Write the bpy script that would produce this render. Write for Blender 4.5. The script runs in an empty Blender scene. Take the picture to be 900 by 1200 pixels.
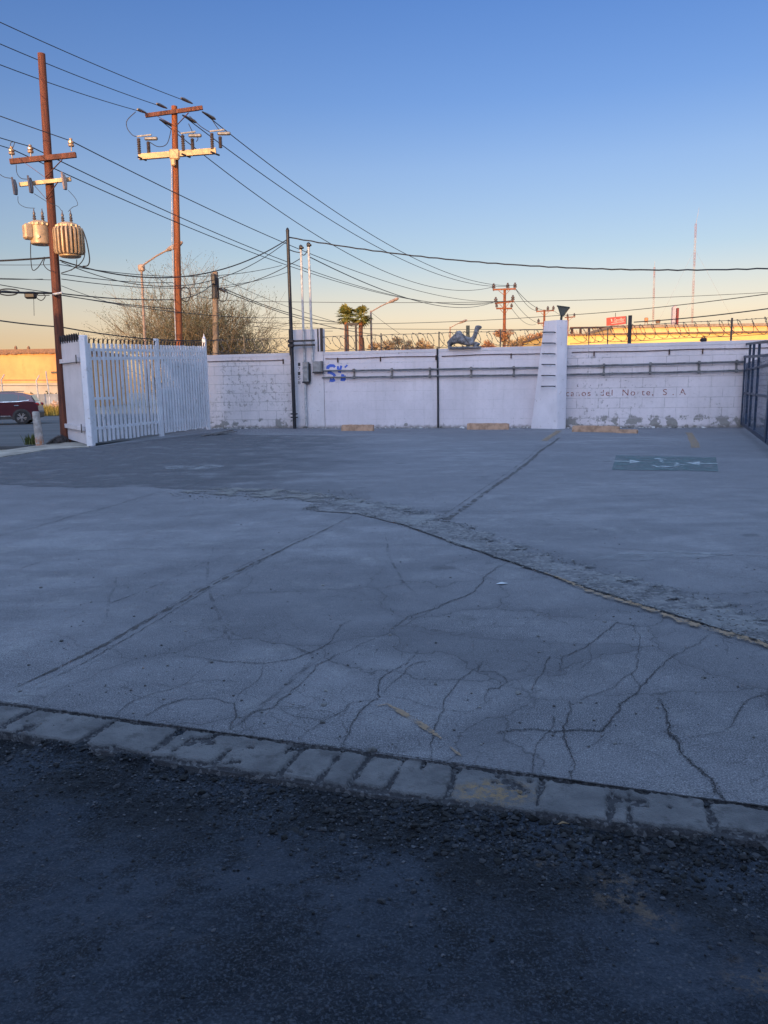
import bpy, math, random
import numpy as np
from mathutils import Vector, Matrix, noise as mnoise
random.seed(7); rng = np.random.default_rng(7)
PI = math.pi; R = math.radians
S = bpy.context.scene
COL = S.collection
# ------------------------------------------------------------------ camera
EYE = 1.6; FPX = 900.0
PITCH = math.atan(145/900.0); ROLL = -0.0150
cam = bpy.data.cameras.new('camera'); camo = bpy.data.objects.new('camera', cam); COL.objects.link(camo)
cam.sensor_fit = 'VERTICAL'; cam.sensor_height = 24.0; cam.lens = FPX/1200*24.0
cam.clip_start = 0.05; cam.clip_end = 3000
CM = Matrix.Translation((0, 0, EYE)) @ Matrix.Rotation(PI/2-PITCH, 4, 'X') @ Matrix.Rotation(ROLL, 4, 'Z')
camo.matrix_world = CM; S.camera = camo
S.render.resolution_x = 768; S.render.resolution_y = 1024
# ------------------------------------------------------------------ light
SUN_EL = 5.5; SUN_AZ = 22.0            # light travels towards +Y, turned SUN_AZ towards +X
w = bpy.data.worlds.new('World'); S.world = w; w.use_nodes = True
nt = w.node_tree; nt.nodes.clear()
sky = nt.nodes.new('ShaderNodeTexSky'); sky.sky_type = 'NISHITA'; sky.sun_disc = False
sky.sun_elevation = R(SUN_EL); sky.sun_rotation = R(180+SUN_AZ)
sky.air_density = 1.0; sky.dust_density = 1.0; sky.ozone_density = 1.5
tc = nt.nodes.new('ShaderNodeTexCoord'); sp = nt.nodes.new('ShaderNodeSeparateXYZ')
rp = nt.nodes.new('ShaderNodeValToRGB')
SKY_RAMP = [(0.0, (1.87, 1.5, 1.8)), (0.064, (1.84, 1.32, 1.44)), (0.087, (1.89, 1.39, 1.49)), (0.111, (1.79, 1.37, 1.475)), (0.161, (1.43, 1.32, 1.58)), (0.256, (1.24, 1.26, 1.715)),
            (0.324, (.94, 1.115, 1.75)), (0.425, (.72, .99, 1.75)), (.50, (4.4, 4.0, 4.2)), (1.0, (7.8, 6.9, 7.2))]   # evening sky colour by height; upper stops brightened to lift the shaded lot
mx = nt.nodes.new('ShaderNodeMix'); mx.data_type = 'RGBA'; mx.blend_type = 'MULTIPLY'; mx.inputs[0].default_value = 1
while len(rp.color_ramp.elements) < len(SKY_RAMP): rp.color_ramp.elements.new(.5)
for e, (p, c) in zip(rp.color_ramp.elements, SKY_RAMP): e.position = p; e.color = (c[0]/8, c[1]/8, c[2]/8, 1)
bg = nt.nodes.new('ShaderNodeBackground'); bg.inputs[1].default_value = 0.15
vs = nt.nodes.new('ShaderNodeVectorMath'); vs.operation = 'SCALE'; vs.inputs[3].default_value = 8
ow = nt.nodes.new('ShaderNodeOutputWorld')
L = nt.links.new
mr = nt.nodes.new('ShaderNodeMapRange'); mr.interpolation_type = 'SMOOTHSTEP'      # added brightening of the sky behind the camera, to lift the wall
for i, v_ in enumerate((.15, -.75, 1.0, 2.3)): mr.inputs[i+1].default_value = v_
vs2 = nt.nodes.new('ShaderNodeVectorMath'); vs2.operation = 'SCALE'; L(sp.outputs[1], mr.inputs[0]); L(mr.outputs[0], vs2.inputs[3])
L(tc.outputs['Generated'], sp.inputs[0]); L(sp.outputs[2], rp.inputs[0])
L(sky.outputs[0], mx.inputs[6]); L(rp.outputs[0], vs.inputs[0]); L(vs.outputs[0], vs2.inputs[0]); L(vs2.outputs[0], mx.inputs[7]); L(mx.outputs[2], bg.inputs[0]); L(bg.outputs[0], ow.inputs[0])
sl = bpy.data.lights.new('sun', 'SUN'); sl.energy = 5.0; sl.angle = R(.5); sl.color = (1.0, .62, .27)
so = bpy.data.objects.new('sun', sl); COL.objects.link(so)
ldir = Vector((math.sin(R(SUN_AZ))*math.cos(R(SUN_EL)), math.cos(R(SUN_AZ))*math.cos(R(SUN_EL)), -math.sin(R(SUN_EL))))
so.rotation_euler = ldir.to_track_quat('-Z', 'Y').to_euler(); so.location = (-20, -40, 20)
S.view_settings.view_transform = 'Standard'; S.view_settings.look = 'None'
S.view_settings.exposure = 0.0; S.view_settings.gamma = 1
S.render.engine = 'CYCLES'
# ------------------------------------------------------------------ pixel helpers (900x1200 photo pixels to places)
def ray(px, py):
    return (CM.to_3x3() @ Vector(((px-450)/FPX, -(py-600)/FPX, -1)))
O = Vector((0, 0, EYE))
def G(px, py, z=0.0):
    d = ray(px, py); t = (z-EYE)/d.z; return O+d*t
def at(px, py, Y):
    d = ray(px, py); return O+d*(Y/d.y)
def col_h(base, py):                    # height at which the vertical through base meets image row py
    lo, hi = -2.0, 80.0
    inv = CM.inverted()
    for _ in range(50):
        m = (lo+hi)/2; c = inv @ Vector((base.x, base.y, m)); y = 600 - FPX*c.y/(-c.z)
        if y > py: lo = m
        else: hi = m
    return lo
# ------------------------------------------------------------------ mesh builder
def shade(me, ang=35):
    if len(me.polygons) == 0: return
    me.shade_smooth() if hasattr(me, 'shade_smooth') else None
    try: me.set_sharp_from_angle(angle=R(ang))
    except Exception: pass
class MB:
    def __init__(s, X=None): s.v = []; s.f = []; s.X = X
    def add(s, vs, fs):
        b = len(s.v)
        for p in vs:
            p = Vector(p); s.v.append(s.X @ p if s.X else p)
        s.f += [tuple(i+b for i in f) for f in fs]; return s
    def box(s, c, d, rot=None, taper=1.0):
        c = Vector(c); vs = []
        for z in (-.5, .5):
            k = taper if z > 0 else 1
            for x, y in ((-.5, -.5), (.5, -.5), (.5, .5), (-.5, .5)):
                p = Vector((x*d[0]*k, y*d[1]*k, z*d[2]))
                if rot is not None: p = rot @ p
                vs.append(c+p)
        return s.add(vs, [(0, 3, 2, 1), (4, 5, 6, 7), (0, 1, 5, 4), (1, 2, 6, 5), (2, 3, 7, 6), (3, 0, 4, 7)])
    def bbox(s, x0, x1, y0, y1, z0, z1): return s.box(((x0+x1)/2, (y0+y1)/2, (z0+z1)/2), (x1-x0, y1-y0, z1-z0))
    def bbev(s, c, d, b, rot=None):     # box with bevelled edges
        c = Vector(c); hx, hy, hz = d[0]/2, d[1]/2, d[2]/2; ring = []
        prof = [(hx-b, hy), (hx, hy-b)]
        def loop(ox, oy):
            return [(hx-ox, -hy+b+0*oy), (hx-ox, hy-b), (hx-b, hy-oy), (-hx+b, hy-oy), (-hx+ox, hy-b), (-hx+ox, -hy+b), (-hx+b, -hy+oy), (hx-b, -hy+oy)]
        lv = [(-hz, b), (-hz+b, 0), (hz-b, 0), (hz, b)]
        vs = []
        for z, o in lv:
            for x, y in loop(o, o):
                p = Vector((max(-hx+o, min(hx-o, x)), max(-hy+o, min(hy-o, y)), z))
                vs.append(c + (rot @ p if rot is not None else p))
        fs = [tuple(range(7, -1, -1)), tuple(range(24, 32))]
        for k in range(3):
            for i in range(8):
                j = (i+1) % 8; fs.append((k*8+i, k*8+j, (k+1)*8+j, (k+1)*8+i))
        return s.add(vs, fs)
    def tube(s, pts, r, n=8, cap=True, up=None):
        pts = [Vector(p) for p in pts]; m = len(pts)
        rs = r if isinstance(r, (list, tuple)) else [r]*m
        vs = []; prev = None
        for i, p in enumerate(pts):
            t = (pts[min(i+1, m-1)]-pts[max(i-1, 0)])
            if t.length < 1e-9: t = Vector((0, 0, 1))
            t.normalize()
            if prev is None:
                a = Vector((0, 0, 1)) if abs(t.z) < .9 else Vector((1, 0, 0))
                u = t.cross(a).normalized()
            else:
                u = prev - t*prev.dot(t)
                if u.length < 1e-6: u = t.orthogonal()
                u.normalize()
            prev = u; q = t.cross(u)
            for k in range(n):
                a = 2*PI*k/n; vs.append(p+(u*math.cos(a)+q*math.sin(a))*rs[i])
        fs = []
        for i in range(m-1):
            for k in range(n):
                j = (k+1) % n; fs.append((i*n+k, i*n+j, (i+1)*n+j, (i+1)*n+k))
        if cap: fs += [tuple(range(n-1, -1, -1)), tuple(range((m-1)*n, m*n))]
        return s.add(vs, fs)
    def bar(s, a, b, w, h, up=(0, 0, 1)):
        a = Vector(a); b = Vector(b); t = (b-a).normalized(); u = Vector(up)
        x = t.cross(u)
        if x.length < 1e-4: x = t.cross(Vector((0, 1, 0)))
        x.normalize(); y = x.cross(t).normalized(); vs = []
        for p in (a, b):
            for i, j in ((-1, -1), (1, -1), (1, 1), (-1, 1)): vs.append(p+x*i*w/2+y*j*h/2)
        return s.add(vs, [(0, 1, 2, 3), (7, 6, 5, 4), (0, 4, 5, 1), (1, 5, 6, 2), (2, 6, 7, 3), (3, 7, 4, 0)])
    def lathe(s, c, prof, n=16, axis='Z'):
        c = Vector(c); vs = []; fs = []
        for r_, z in prof:
            for k in range(n):
                a = 2*PI*k/n; p = Vector((r_*math.cos(a), r_*math.sin(a), z))
                if axis == 'Y': p = Vector((p.x, p.z, -p.y))
                if axis == 'X': p = Vector((p.z, p.y, -p.x))
                vs.append(c+p)
        m = len(prof)
        for i in range(m-1):
            for k in range(n):
                j = (k+1) % n; fs.append((i*n+k, i*n+j, (i+1)*n+j, (i+1)*n+k))
        fs += [tuple(range(n-1, -1, -1)), tuple(range((m-1)*n, m*n))]
        return s.add(vs, fs)
    def prism(s, poly, d):              # poly: list of 3D points in a plane, d: extrusion vector
        n = len(poly); d = Vector(d); P = [Vector(p) for p in poly]
        return s.add(P+[p+d for p in P], [tuple(range(n-1, -1, -1)), tuple(range(n, 2*n))]+[(i, (i+1) % n, n+(i+1) % n, n+i) for i in range(n)])
    def build(s, name, m, parent=None, M=None, flat=False, ang=35):
        me = bpy.data.meshes.new(name)
        if M is None:
            if parent is None: M = Matrix.Translation(base_of(s.v))
            else: M = WM[parent]
        inv = M.inverted()
        me.from_pydata([tuple(inv @ p) for p in s.v], [], s.f); me.update()
        import bmesh
        b = bmesh.new(); b.from_mesh(me); bmesh.ops.recalc_face_normals(b, faces=b.faces); b.to_mesh(me); b.free()
        if m: me.materials.append(m)
        if not flat: shade(me, ang)
        o = bpy.data.objects.new(name, me); COL.objects.link(o)
        if parent is None: o.matrix_world = M
        else: o.parent = parent
        WM[o] = M
        return o
WM = {}
def base_of(vs):
    a = np.array([tuple(v) for v in vs]); return Vector(((a[:, 0].min()+a[:, 0].max())/2, (a[:, 1].min()+a[:, 1].max())/2, a[:, 2].min()))
def tag(o, label=None, cat=None, group=None, kind=None):
    if label: o['label'] = label
    if cat: o['category'] = cat
    if group: o['group'] = group
    if kind: o['kind'] = kind
    return o
def thing(name, loc, label, cat, group=None, M=None):
    o = bpy.data.objects.new(name, None); COL.objects.link(o); o.empty_display_size = .2
    M = M if M is not None else Matrix.Translation(Vector(loc)); o.matrix_world = M; WM[o] = M
    return tag(o, label, cat, group)
# ------------------------------------------------------------------ node helper
class NT:
    def __init__(s, name):
        s.m = bpy.data.materials.new(name); s.m.use_nodes = True; s.t = s.m.node_tree
        s.b = s.t.nodes['Principled BSDF']; s.out = s.t.nodes['Material Output']
        s.geo = s.t.nodes.new('ShaderNodeNewGeometry'); s.pos = s.geo.outputs['Position']
    def n(s, ty, **k):
        o = s.t.nodes.new(ty)
        for a, b in k.items(): setattr(o, a, b)
        return o
    def put(s, sock, v):
        if isinstance(v, bpy.types.NodeSocket): s.t.links.new(v, sock)
        elif isinstance(v, (tuple, list)): sock.default_value = tuple(v)+((1,) if len(v) == 3 and len(sock.default_value) == 4 else ())
        else: sock.default_value = v
    def objc(s): return s.n('ShaderNodeTexCoord').outputs['Object']
    def mapv(s, v, sc=(1, 1, 1), loc=(0, 0, 0), rot=(0, 0, 0)):
        m = s.n('ShaderNodeMapping'); s.put(m.inputs[0], v); m.inputs[1].default_value = loc; m.inputs[2].default_value = rot; m.inputs[3].default_value = sc; return m.outputs[0]
    def noise(s, sc, det=4, v=None, rough=.55, dist=0, col=False):
        o = s.n('ShaderNodeTexNoise'); s.put(o.inputs['Vector'], v if v is not None else s.pos); o.inputs['Scale'].default_value = sc
        o.inputs['Detail'].default_value = det; o.inputs['Roughness'].default_value = rough; o.inputs['Distortion'].default_value = dist
        return o.outputs[1 if col else 0]
    def voro(s, sc, v=None, feat='F1', out=0, rnd=1):
        o = s.n('ShaderNodeTexVoronoi', feature=feat); s.put(o.inputs['Vector'], v if v is not None else s.pos); o.inputs['Scale'].default_value = sc
        o.inputs['Randomness'].default_value = rnd
        return o.outputs[out]
    def math(s, op, a, b=0, c=None, clamp=False):
        o = s.n('ShaderNodeMath', operation=op, use_clamp=clamp); s.put(o.inputs[0], a); s.put(o.inputs[1], b)
        if c is not None: s.put(o.inputs[2], c)
        return o.outputs[0]
    def rng(s, v, a, b, c=0, d=1, smooth=True):
        o = s.n('ShaderNodeMapRange', interpolation_type='SMOOTHSTEP' if smooth else 'LINEAR'); s.put(o.inputs[0], v)
        for i, x in enumerate((a, b, c, d)): s.put(o.inputs[i+1], x)
        return o.outputs[0]
    def mix(s, f, a, b, mode='MIX'):
        o = s.n('ShaderNodeMix', data_type='RGBA', blend_type=mode); s.put(o.inputs[0], f); s.put(o.inputs[6], a); s.put(o.inputs[7], b); return o.outputs[2]
    def xyz(s, v):
        o = s.n('ShaderNodeSeparateXYZ'); s.put(o.inputs[0], v); return o.outputs
    def vadd(s, a, b, k):
        o = s.n('ShaderNodeVectorMath', operation='MULTIPLY_ADD'); s.put(o.inputs[0], b); o.inputs[1].default_value = (k, k, k); s.put(o.inputs[2], a); return o.outputs[0]
    def bump(s, h, st=.3, d=.01, nrm=None):
        o = s.n('ShaderNodeBump'); s.put(o.inputs['Height'], h); o.inputs['Strength'].default_value = st; o.inputs['Distance'].default_value = d
        if nrm is not None: s.put(o.inputs['Normal'], nrm)
        return o.outputs[0]
    def done(s, col, rough=.8, nrm=None, metal=0, alpha=None, spec=None):
        s.put(s.b.inputs['Base Color'], col); s.put(s.b.inputs['Roughness'], rough); s.put(s.b.inputs['Metallic'], metal)
        if nrm is not None: s.put(s.b.inputs['Normal'], nrm)
        if alpha is not None: s.put(s.b.inputs['Alpha'], alpha)
        if spec is not None: s.b.inputs['Specular IOR Level'].default_value = spec
        return s.m
def simple(name, c, rough=.7, metal=0, var=.25, sc=6, bump=.2, bs=40, spec=None, c2=None):
    t = NT(name); n1 = t.noise(sc, 5, t.objc())
    c2 = c2 or tuple(x*(1-var*1.6) for x in c)
    col = t.mix(t.rng(n1, .3, .7), c2, tuple(x*(1+var*.4) for x in c))
    nr = t.bump(t.noise(bs, 3, t.objc()), bump, .01) if bump else None
    return t.done(col, rough, nr, metal, spec=spec)
# ================================================================== materials
def paint_strip(n): pass
KA = G(0, 823); KB = G(900, 945); KD = (KB-KA).normalized(); KN = Vector((-KD.y, KD.x, 0))   # kerb line, KN points away from camera
def m_concrete():
    t = NT('lot_concrete'); P = t.pos; X = t.xyz(P)
    base = t.mix(t.rng(t.noise(.45, 9, rough=.68), .36, .62), (.100, .102, .117), (.205, .205, .225))
    st = t.noise(.9, 7, t.mapv(P, (.35, 1.3, 1), rot=(0, 0, .25)), rough=.65, dist=.4)
    base = t.mix(t.rng(st, .44, .68, 0, .85), base, (.080, .082, .096))
    base = t.mix(t.rng(t.noise(2.2, 8, rough=.7), .52, .72, 0, .55), base, (.31, .31, .31))
    base = t.mix(t.rng(t.noise(13, 8, rough=.8), .50, .68, 0, .6), base, (.10, .10, .11))
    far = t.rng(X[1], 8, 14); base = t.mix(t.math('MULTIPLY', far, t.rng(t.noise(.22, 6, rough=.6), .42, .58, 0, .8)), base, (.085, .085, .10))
    mid = t.noise(38, 5, t.mapv(P, (.7, 1, 1)), rough=.75); base = t.mix(t.math('MULTIPLY', t.rng(mid, .50, .60, 0, .6), t.rng(t.noise(.8, 5), .38, .62, .3, 1)), base, (.09, .09, .105))
    mid2 = t.noise(30, 4, t.mapv(P, (.7, 1, 1), loc=(4, 4, 0)), rough=.7); base = t.mix(t.rng(mid2, .56, .68, 0, .5), base, (.33, .33, .36))
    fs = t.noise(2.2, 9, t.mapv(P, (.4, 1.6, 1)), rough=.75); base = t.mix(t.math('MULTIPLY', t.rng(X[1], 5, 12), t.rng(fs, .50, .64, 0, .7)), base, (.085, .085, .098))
    fine = t.noise(160, 3); base = t.mix(.55, base, t.mix(t.rng(fine, .3, .7), (.45, .45, .45), (1.25, 1.25, 1.25)), 'MULTIPLY') if False else t.mix(t.rng(fine, .48, .62, .0, .75), base, (.37, .37, .40))
    g2 = t.noise(95, 5, rough=.75); base = t.mix(t.math('MULTIPLY', t.rng(g2, .49, .58, 0, .95), t.rng(t.noise(1.9, 6, rough=.7), .36, .66, .25, 1.0)), base, (.062, .063, .074))
    sp = t.voro(5.5, rnd=1); base = t.mix(t.math('MULTIPLY', t.rng(sp, .02, .05, 1, 0), t.rng(t.noise(.9, 2), .5, .62)), base, (.05, .05, .055))
    pour = t.rng(t.math('SUBTRACT', t.math('MULTIPLY', X[0], .83), t.math('ADD', t.math('MULTIPLY', X[1], .56), -5.3)), -.03, .03) if False else 0
    dr = t.math('MULTIPLY', t.rng(t.voro(1.1, t.vadd(P, t.noise(5, 4, col=True), .25)), .05, .16, 1, 0), t.rng(t.noise(.6, 2, t.mapv(P, loc=(9, 2, 0))), .48, .58)); base = t.mix(t.math('MULTIPLY', dr, .6), base, (.06, .06, .068))
    # craze cracks
    wv = t.vadd(P, t.noise(1.7, 6, col=True), .55)
    d1 = t.voro(.95, wv, 'DISTANCE_TO_EDGE', 0); d2 = t.voro(2.6, wv, 'DISTANCE_TO_EDGE', 0)
    reg = t.math('MULTIPLY', t.rng(X[1], 8.5, 5.5), t.rng(X[0], -3.2, -1.0))
    k1 = t.math('MULTIPLY', t.rng(d1, .0015, .006, 1, 0), t.rng(t.noise(.8, 3), .34, .48))
    k2 = t.math('MULTIPLY', t.rng(d2, .003, .010, 1, 0), t.rng(t.noise(.7, 3, t.mapv(P, loc=(5, 3, 0))), .53, .62))
    d3 = t.voro(6.5, wv, 'DISTANCE_TO_EDGE', 0); k3 = t.math('MULTIPLY', t.rng(d3, .006, .03, 1, 0), t.rng(t.noise(1.3, 3, t.mapv(P, loc=(1, 7, 0))), .52, .64)); k2 = t.math('MAXIMUM', k2, t.math('MULTIPLY', k3, .7))
    ck = t.math('MULTIPLY', t.math('MAXIMUM', t.math('MULTIPLY', k1, .5), t.math('MULTIPLY', k2, .55)), reg)
    cell = t.xyz(t.voro(.95, wv, out=1))[0]; base = t.mix(t.math('MULTIPLY', t.math('MULTIPLY', cell, .5), reg), base, (.10, .102, .118)); halo = t.math('MULTIPLY', t.rng(d1, .0, .10, .25, 0), reg); base = t.mix(halo, base, (.085, .086, .10))
    base = t.mix(ck, base, (.045, .045, .05))
    h = t.math('ADD', t.math('MULTIPLY', t.noise(90, 4), .5), t.math('MULTIPLY', t.noise(7, 6), 1.2))
    h = t.math('SUBTRACT', h, t.math('MULTIPLY', ck, 1.2))
    return t.done(base, .85, t.bump(h, .35, .012), spec=.3)
def m_asphalt():
    t = NT('worn_asphalt'); P = t.pos; X = t.xyz(P)
    base = t.mix(t.rng(t.noise(1.6, 9, rough=.62), .36, .64), (.0085, .0130, .0215), (.038, .050, .074))
    base = t.mix(t.rng(t.noise(5.5, 10, rough=.8), .50, .62, 0, .75), base, (.0055, .0075, .012))
    base = t.mix(t.rng(t.noise(105, 4, rough=.75), .50, .61, 0, .75), base, (.070, .084, .115))
    vc = t.xyz(t.voro(60, out=1)); sp = t.voro(60)
    pick = t.math('MULTIPLY', t.rng(vc[0], .80, .9), t.rng(sp, .20, .42, 1, 0))
    base = t.mix(t.math('MULTIPLY', pick, t.rng(t.noise(2.2, 5), .40, .65, .05, .6)), base, (.13, .135, .15))
    sx_ = t.math('ADD', t.math('MULTIPLY', t.math('SUBTRACT', X[0], KA.x), KN.x), t.math('MULTIPLY', t.math('SUBTRACT', X[1], KA.y), KN.y))
    tar = t.math('MULTIPLY', t.rng(sx_, -.95, -.50), t.rng(t.noise(2.4, 6, rough=.65), .42, .58)); base = t.mix(t.math('MULTIPLY', tar, .8), base, t.mix(t.rng(t.noise(55, 3), .5, .7), (.004, .005, .008), (.028, .032, .042)))
    # old tan paint rubbed into the surface
    for (px, py, r) in ((727, 1045, .12), (890, 1155, .10), (640, 1010, .05), (770, 1075, .07)):
        c = G(px, py, -.05); dx = t.math('SUBTRACT', X[0], c.x); dy = t.math('SUBTRACT', X[1], c.y)
        rr = t.math('SQRT', t.math('ADD', t.math('MULTIPLY', dx, dx), t.math('MULTIPLY', dy, dy)))
        mk = t.math('MULTIPLY', t.rng(rr, r*.3, r*1.3, 1, 0), t.rng(t.noise(24, 8, rough=.75), .47, .60))
        base = t.mix(t.math('MULTIPLY', mk, .5), base, (.20, .14, .09))
    return t.done(base, .8, t.bump(t.math('ADD', t.noise(110, 4), t.math('MULTIPLY', t.noise(24, 5), 1.6)), .9, .016), spec=.3)
def m_darkpatch():
    t = NT('old_asphalt'); P = t.pos
    base = t.mix(t.rng(t.noise(.8, 9, t.mapv(P, (.5, 1.4, 1)), rough=.68), .38, .64), (.105, .107, .115), (.19, .19, .20))
    base = t.mix(t.rng(t.noise(3.0, 8, t.mapv(P, (.35, 1.6, 1)), rough=.7), .55, .72, 0, .7), base, (.27, .27, .27))
    base = t.mix(t.rng(t.noise(28, 4), .5, .7, 0, .6), base, (.07, .07, .078))
    return t.done(base, .9, t.bump(t.noise(14, 7, rough=.7), .7, .04), spec=.25)
def m_band(strip=True):
    t = NT('broken_strip'); P = t.pos
    base = t.mix(t.rng(t.noise(5, 8, rough=.7), .35, .65), (.115, .116, .128), (.195, .195, .208))
    vc = t.voro(30, out=1); v = t.voro(38)
    base = t.mix(t.math('MULTIPLY', t.rng(v, .35, .6, .0, .6), t.rng(t.noise(2.2, 4), .42, .6)), base, (.06, .06, .065))
    base = t.mix(t.rng(t.xyz(vc)[0], .7, .8, 0, .5), base, (.28, .275, .28))
    base = t.mix(t.rng(t.noise(1.5, 5), .52, .62, 0, .6), base, (.23, .235, .245))
    al = None
    if strip:
        ac = t.n('ShaderNodeAttribute', attribute_name='across').outputs['Fac']; al_ = t.n('ShaderNodeAttribute', attribute_name='along').outputs['Fac']
        k = t.math('ADD', t.math('MULTIPLY', t.math('SUBTRACT', t.noise(2.6, 8, rough=.7), .5), 2.4), ac)
        al = t.math('MULTIPLY', t.rng(k, .62, .86, 1, .0), t.rng(t.math('ADD', al_, t.math('MULTIPLY', t.math('SUBTRACT', t.noise(3, 6), .5), .2)), -.01, .06))
    return t.done(base, .9, t.bump(t.math('SUBTRACT', t.noise(20, 6, rough=.7), t.math('MULTIPLY', v, .3)), .7, .02), 0, al, spec=.25)
def m_alpha(name, c, thr0, thr1, sc=14, c2=None, amax=1.0, det=6, fade=None):
    t = NT(name); a = t.rng(t.noise(sc, det, rough=.7), thr0, thr1, 0, amax)
    if fade: a = t.math('MULTIPLY', a, t.rng(t.math('ADD', t.xyz(t.pos)[0], t.math('MULTIPLY', t.noise(.5, 4), 2)), fade[0], fade[1], 1, 0))
    col = t.mix(t.noise(30, 4), c, c2 or tuple(x*.7 for x in c))
    return t.done(col, .85, None, 0, alpha=a, spec=.2)
def m_ground():
    t = NT('dry_ground'); col = t.mix(t.rng(t.noise(.05, 8, rough=.6), .35, .65), (.20, .165, .12), (.30, .25, .19))
    col = t.mix(t.rng(t.noise(1.2, 6), .5, .7, 0, .6), col, (.12, .11, .06)); return t.done(col, .95, t.bump(t.noise(6, 6), .6, .05))
def m_street():
    t = NT('street_asphalt'); P = t.pos
    col = t.mix(t.rng(t.noise(.5, 8, t.mapv(P, (.25, 1.2, 1)), rough=.65), .35, .65), (.050, .053, .058), (.085, .088, .095))
    return t.done(col, .85, t.bump(t.noise(60, 4), .4, .01))
BW, BH = .79, .375     # block module of the wall
def m_blockwall(name, worn=.5, bottom=0.0, joints=1.0, tint=(.70, .70, .72)):
    t = NT(name); oc = t.objc(); X = t.xyz(oc)
    cv = t.n('ShaderNodeCombineXYZ'); t.put(cv.inputs[0], X[0]); t.put(cv.inputs[1], X[2])
    wob = t.vadd(cv.outputs[0], t.noise(2.5, 4, oc, col=True), .03)
    br = t.n('ShaderNodeTexBrick'); t.put(br.inputs['Vector'], wob)
    for k, v in (('Scale', 1.0), ('Mortar Size', .011), ('Mortar Smooth', .35), ('Brick Width', BW), ('Row Height', BH)): br.inputs[k].default_value = v
    mort = br.outputs['Fac']
    jm = t.math('MULTIPLY', mort, t.rng(t.noise(1.1, 5, oc), .36, .62, .15, 1.0))
    top = t.rng(X[2], 2.62, 2.66, 1, 0); jm = t.math('MULTIPLY', jm, top)
    jm = t.math('MULTIPLY', jm, joints)
    p = t.mix(t.rng(t.noise(.7, 7, oc, rough=.6), .3, .7), tuple(x*.86 for x in tint), tint)
    p = t.mix(t.rng(t.noise(9, 6, oc, rough=.7), .45, .75, 0, .35), p, tuple(x*.68 for x in tint))
    rain = t.noise(1.0, 6, t.mapv(oc, (5, 5, .35)), rough=.6); p = t.mix(t.rng(rain, .5, .75, 0, .30), p, (.42, .39, .38))
    p = t.mix(t.math('MULTIPLY', jm, .62), p, (.26, .24, .24))
    # flaked paint
    fl = t.math('ADD', t.noise(5.5, 8, oc, rough=.72), t.math('MULTIPLY', mort, .10))
    f1 = t.math('MULTIPLY', t.rng(fl, .67-.12*worn, .70-.12*worn), t.rng(t.noise(.45, 3, t.mapv(oc, loc=(3, 1, 0))), .40, .60))
    bare = t.mix(t.noise(12, 4, oc), (.24, .21, .20), (.36, .34, .32))
    p = t.mix(t.math('MULTIPLY', f1, .8), p, bare)
    zb = t.math('ADD', X[2], t.math('MULTIPLY', t.math('SUBTRACT', t.noise(1.6, 6, oc, rough=.65), .5), .9))
    low = t.math('MULTIPLY', t.rng(zb, .10+.42*bottom, .22+.42*bottom, 1, 0), t.rng(t.noise(2.6, 7, oc, rough=.65), .60-.20*bottom, .64-.20*bottom))
    keep = t.math('SUBTRACT', 1.0, t.math('MULTIPLY', mort, .95*min(1, bottom*1.3)))
    low = t.math('MULTIPLY', low, keep)
    p = t.mix(low, p, t.mix(t.noise(8, 5, oc), (.20, .185, .175), (.32, .30, .28)))
    dirt = t.rng(t.math('ADD', X[2], t.math('MULTIPLY', t.noise(6, 5, oc), -.25)), -.12, .04, 1, 0)
    p = t.mix(t.math('MULTIPLY', dirt, .75), p, (.13, .115, .10))
    h = t.math('SUBTRACT', t.math('MULTIPLY', t.noise(30, 5, oc), .35), t.math('ADD', t.math('MULTIPLY', jm, .9), t.math('ADD', f1, low)))
    return t.done(p, .8, t.bump(h, .5, .012), spec=.25)
def m_whitepaint(name, c=(.74, .75, .77), rust=.25):
    t = NT(name); oc = t.objc()
    p = t.mix(t.rng(t.noise(1.4, 6, oc), .3, .7), tuple(x*.86 for x in c), c)
    p = t.mix(t.rng(t.noise(7, 7, oc, rough=.7), .60-.1*rust, .74, 0, .9), p, (.24, .17, .13))
    return t.done(p, .55, t.bump(t.noise(20, 4, oc), .15, .01))
def m_wood(name, a, b, streak=18):
    t = NT(name); oc = t.objc()
    g = t.noise(1.0, 8, t.mapv(oc, (streak, streak, .8)), rough=.7)
    p = t.mix(t.rng(g, .35, .66), a, b); p = t.mix(t.rng(t.noise(3.5, 7, oc, rough=.75), .52, .72, 0, .7), p, tuple(x*.45 for x in a))
    return t.done(p, .85, t.bump(g, .6, .015))
M_CONC = m_concrete(); M_ASPH = m_asphalt(); M_OLD = m_darkpatch(); M_BAND = m_band(); M_BED = m_band(False); M_GRND = m_ground(); M_STRT = m_street()
M_WALLL = m_blockwall('wall_paint_flaking', 1.05, .45, 1.1, (.655, .59, .59)); M_WALLM = m_blockwall('wall_paint_clean', .34, .02, .35, (.67, .61, .635)); M_WALLR = m_blockwall('wall_paint_worn', .75, .62, 1.0, (.665, .60, .615))
M_PLAST = m_blockwall('plastered_paint', .1, -.1, 0.0, (.62, .575, .59)); M_BUTT = m_whitepaint('buttress_paint', (.69, .64, .67), .1)
M_PICK = m_whitepaint('gate_white_paint', (.72, .70, .73), .42); M_PANEL = m_whitepaint('panel_white_paint', (.62, .58, .60), .3)
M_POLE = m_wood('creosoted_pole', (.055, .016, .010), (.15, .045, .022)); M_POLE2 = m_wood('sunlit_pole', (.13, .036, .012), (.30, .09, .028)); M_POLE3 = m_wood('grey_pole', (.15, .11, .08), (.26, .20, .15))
M_ARM = m_wood('crossarm_wood', (.06, .020, .012), (.16, .055, .03), 9)
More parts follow.
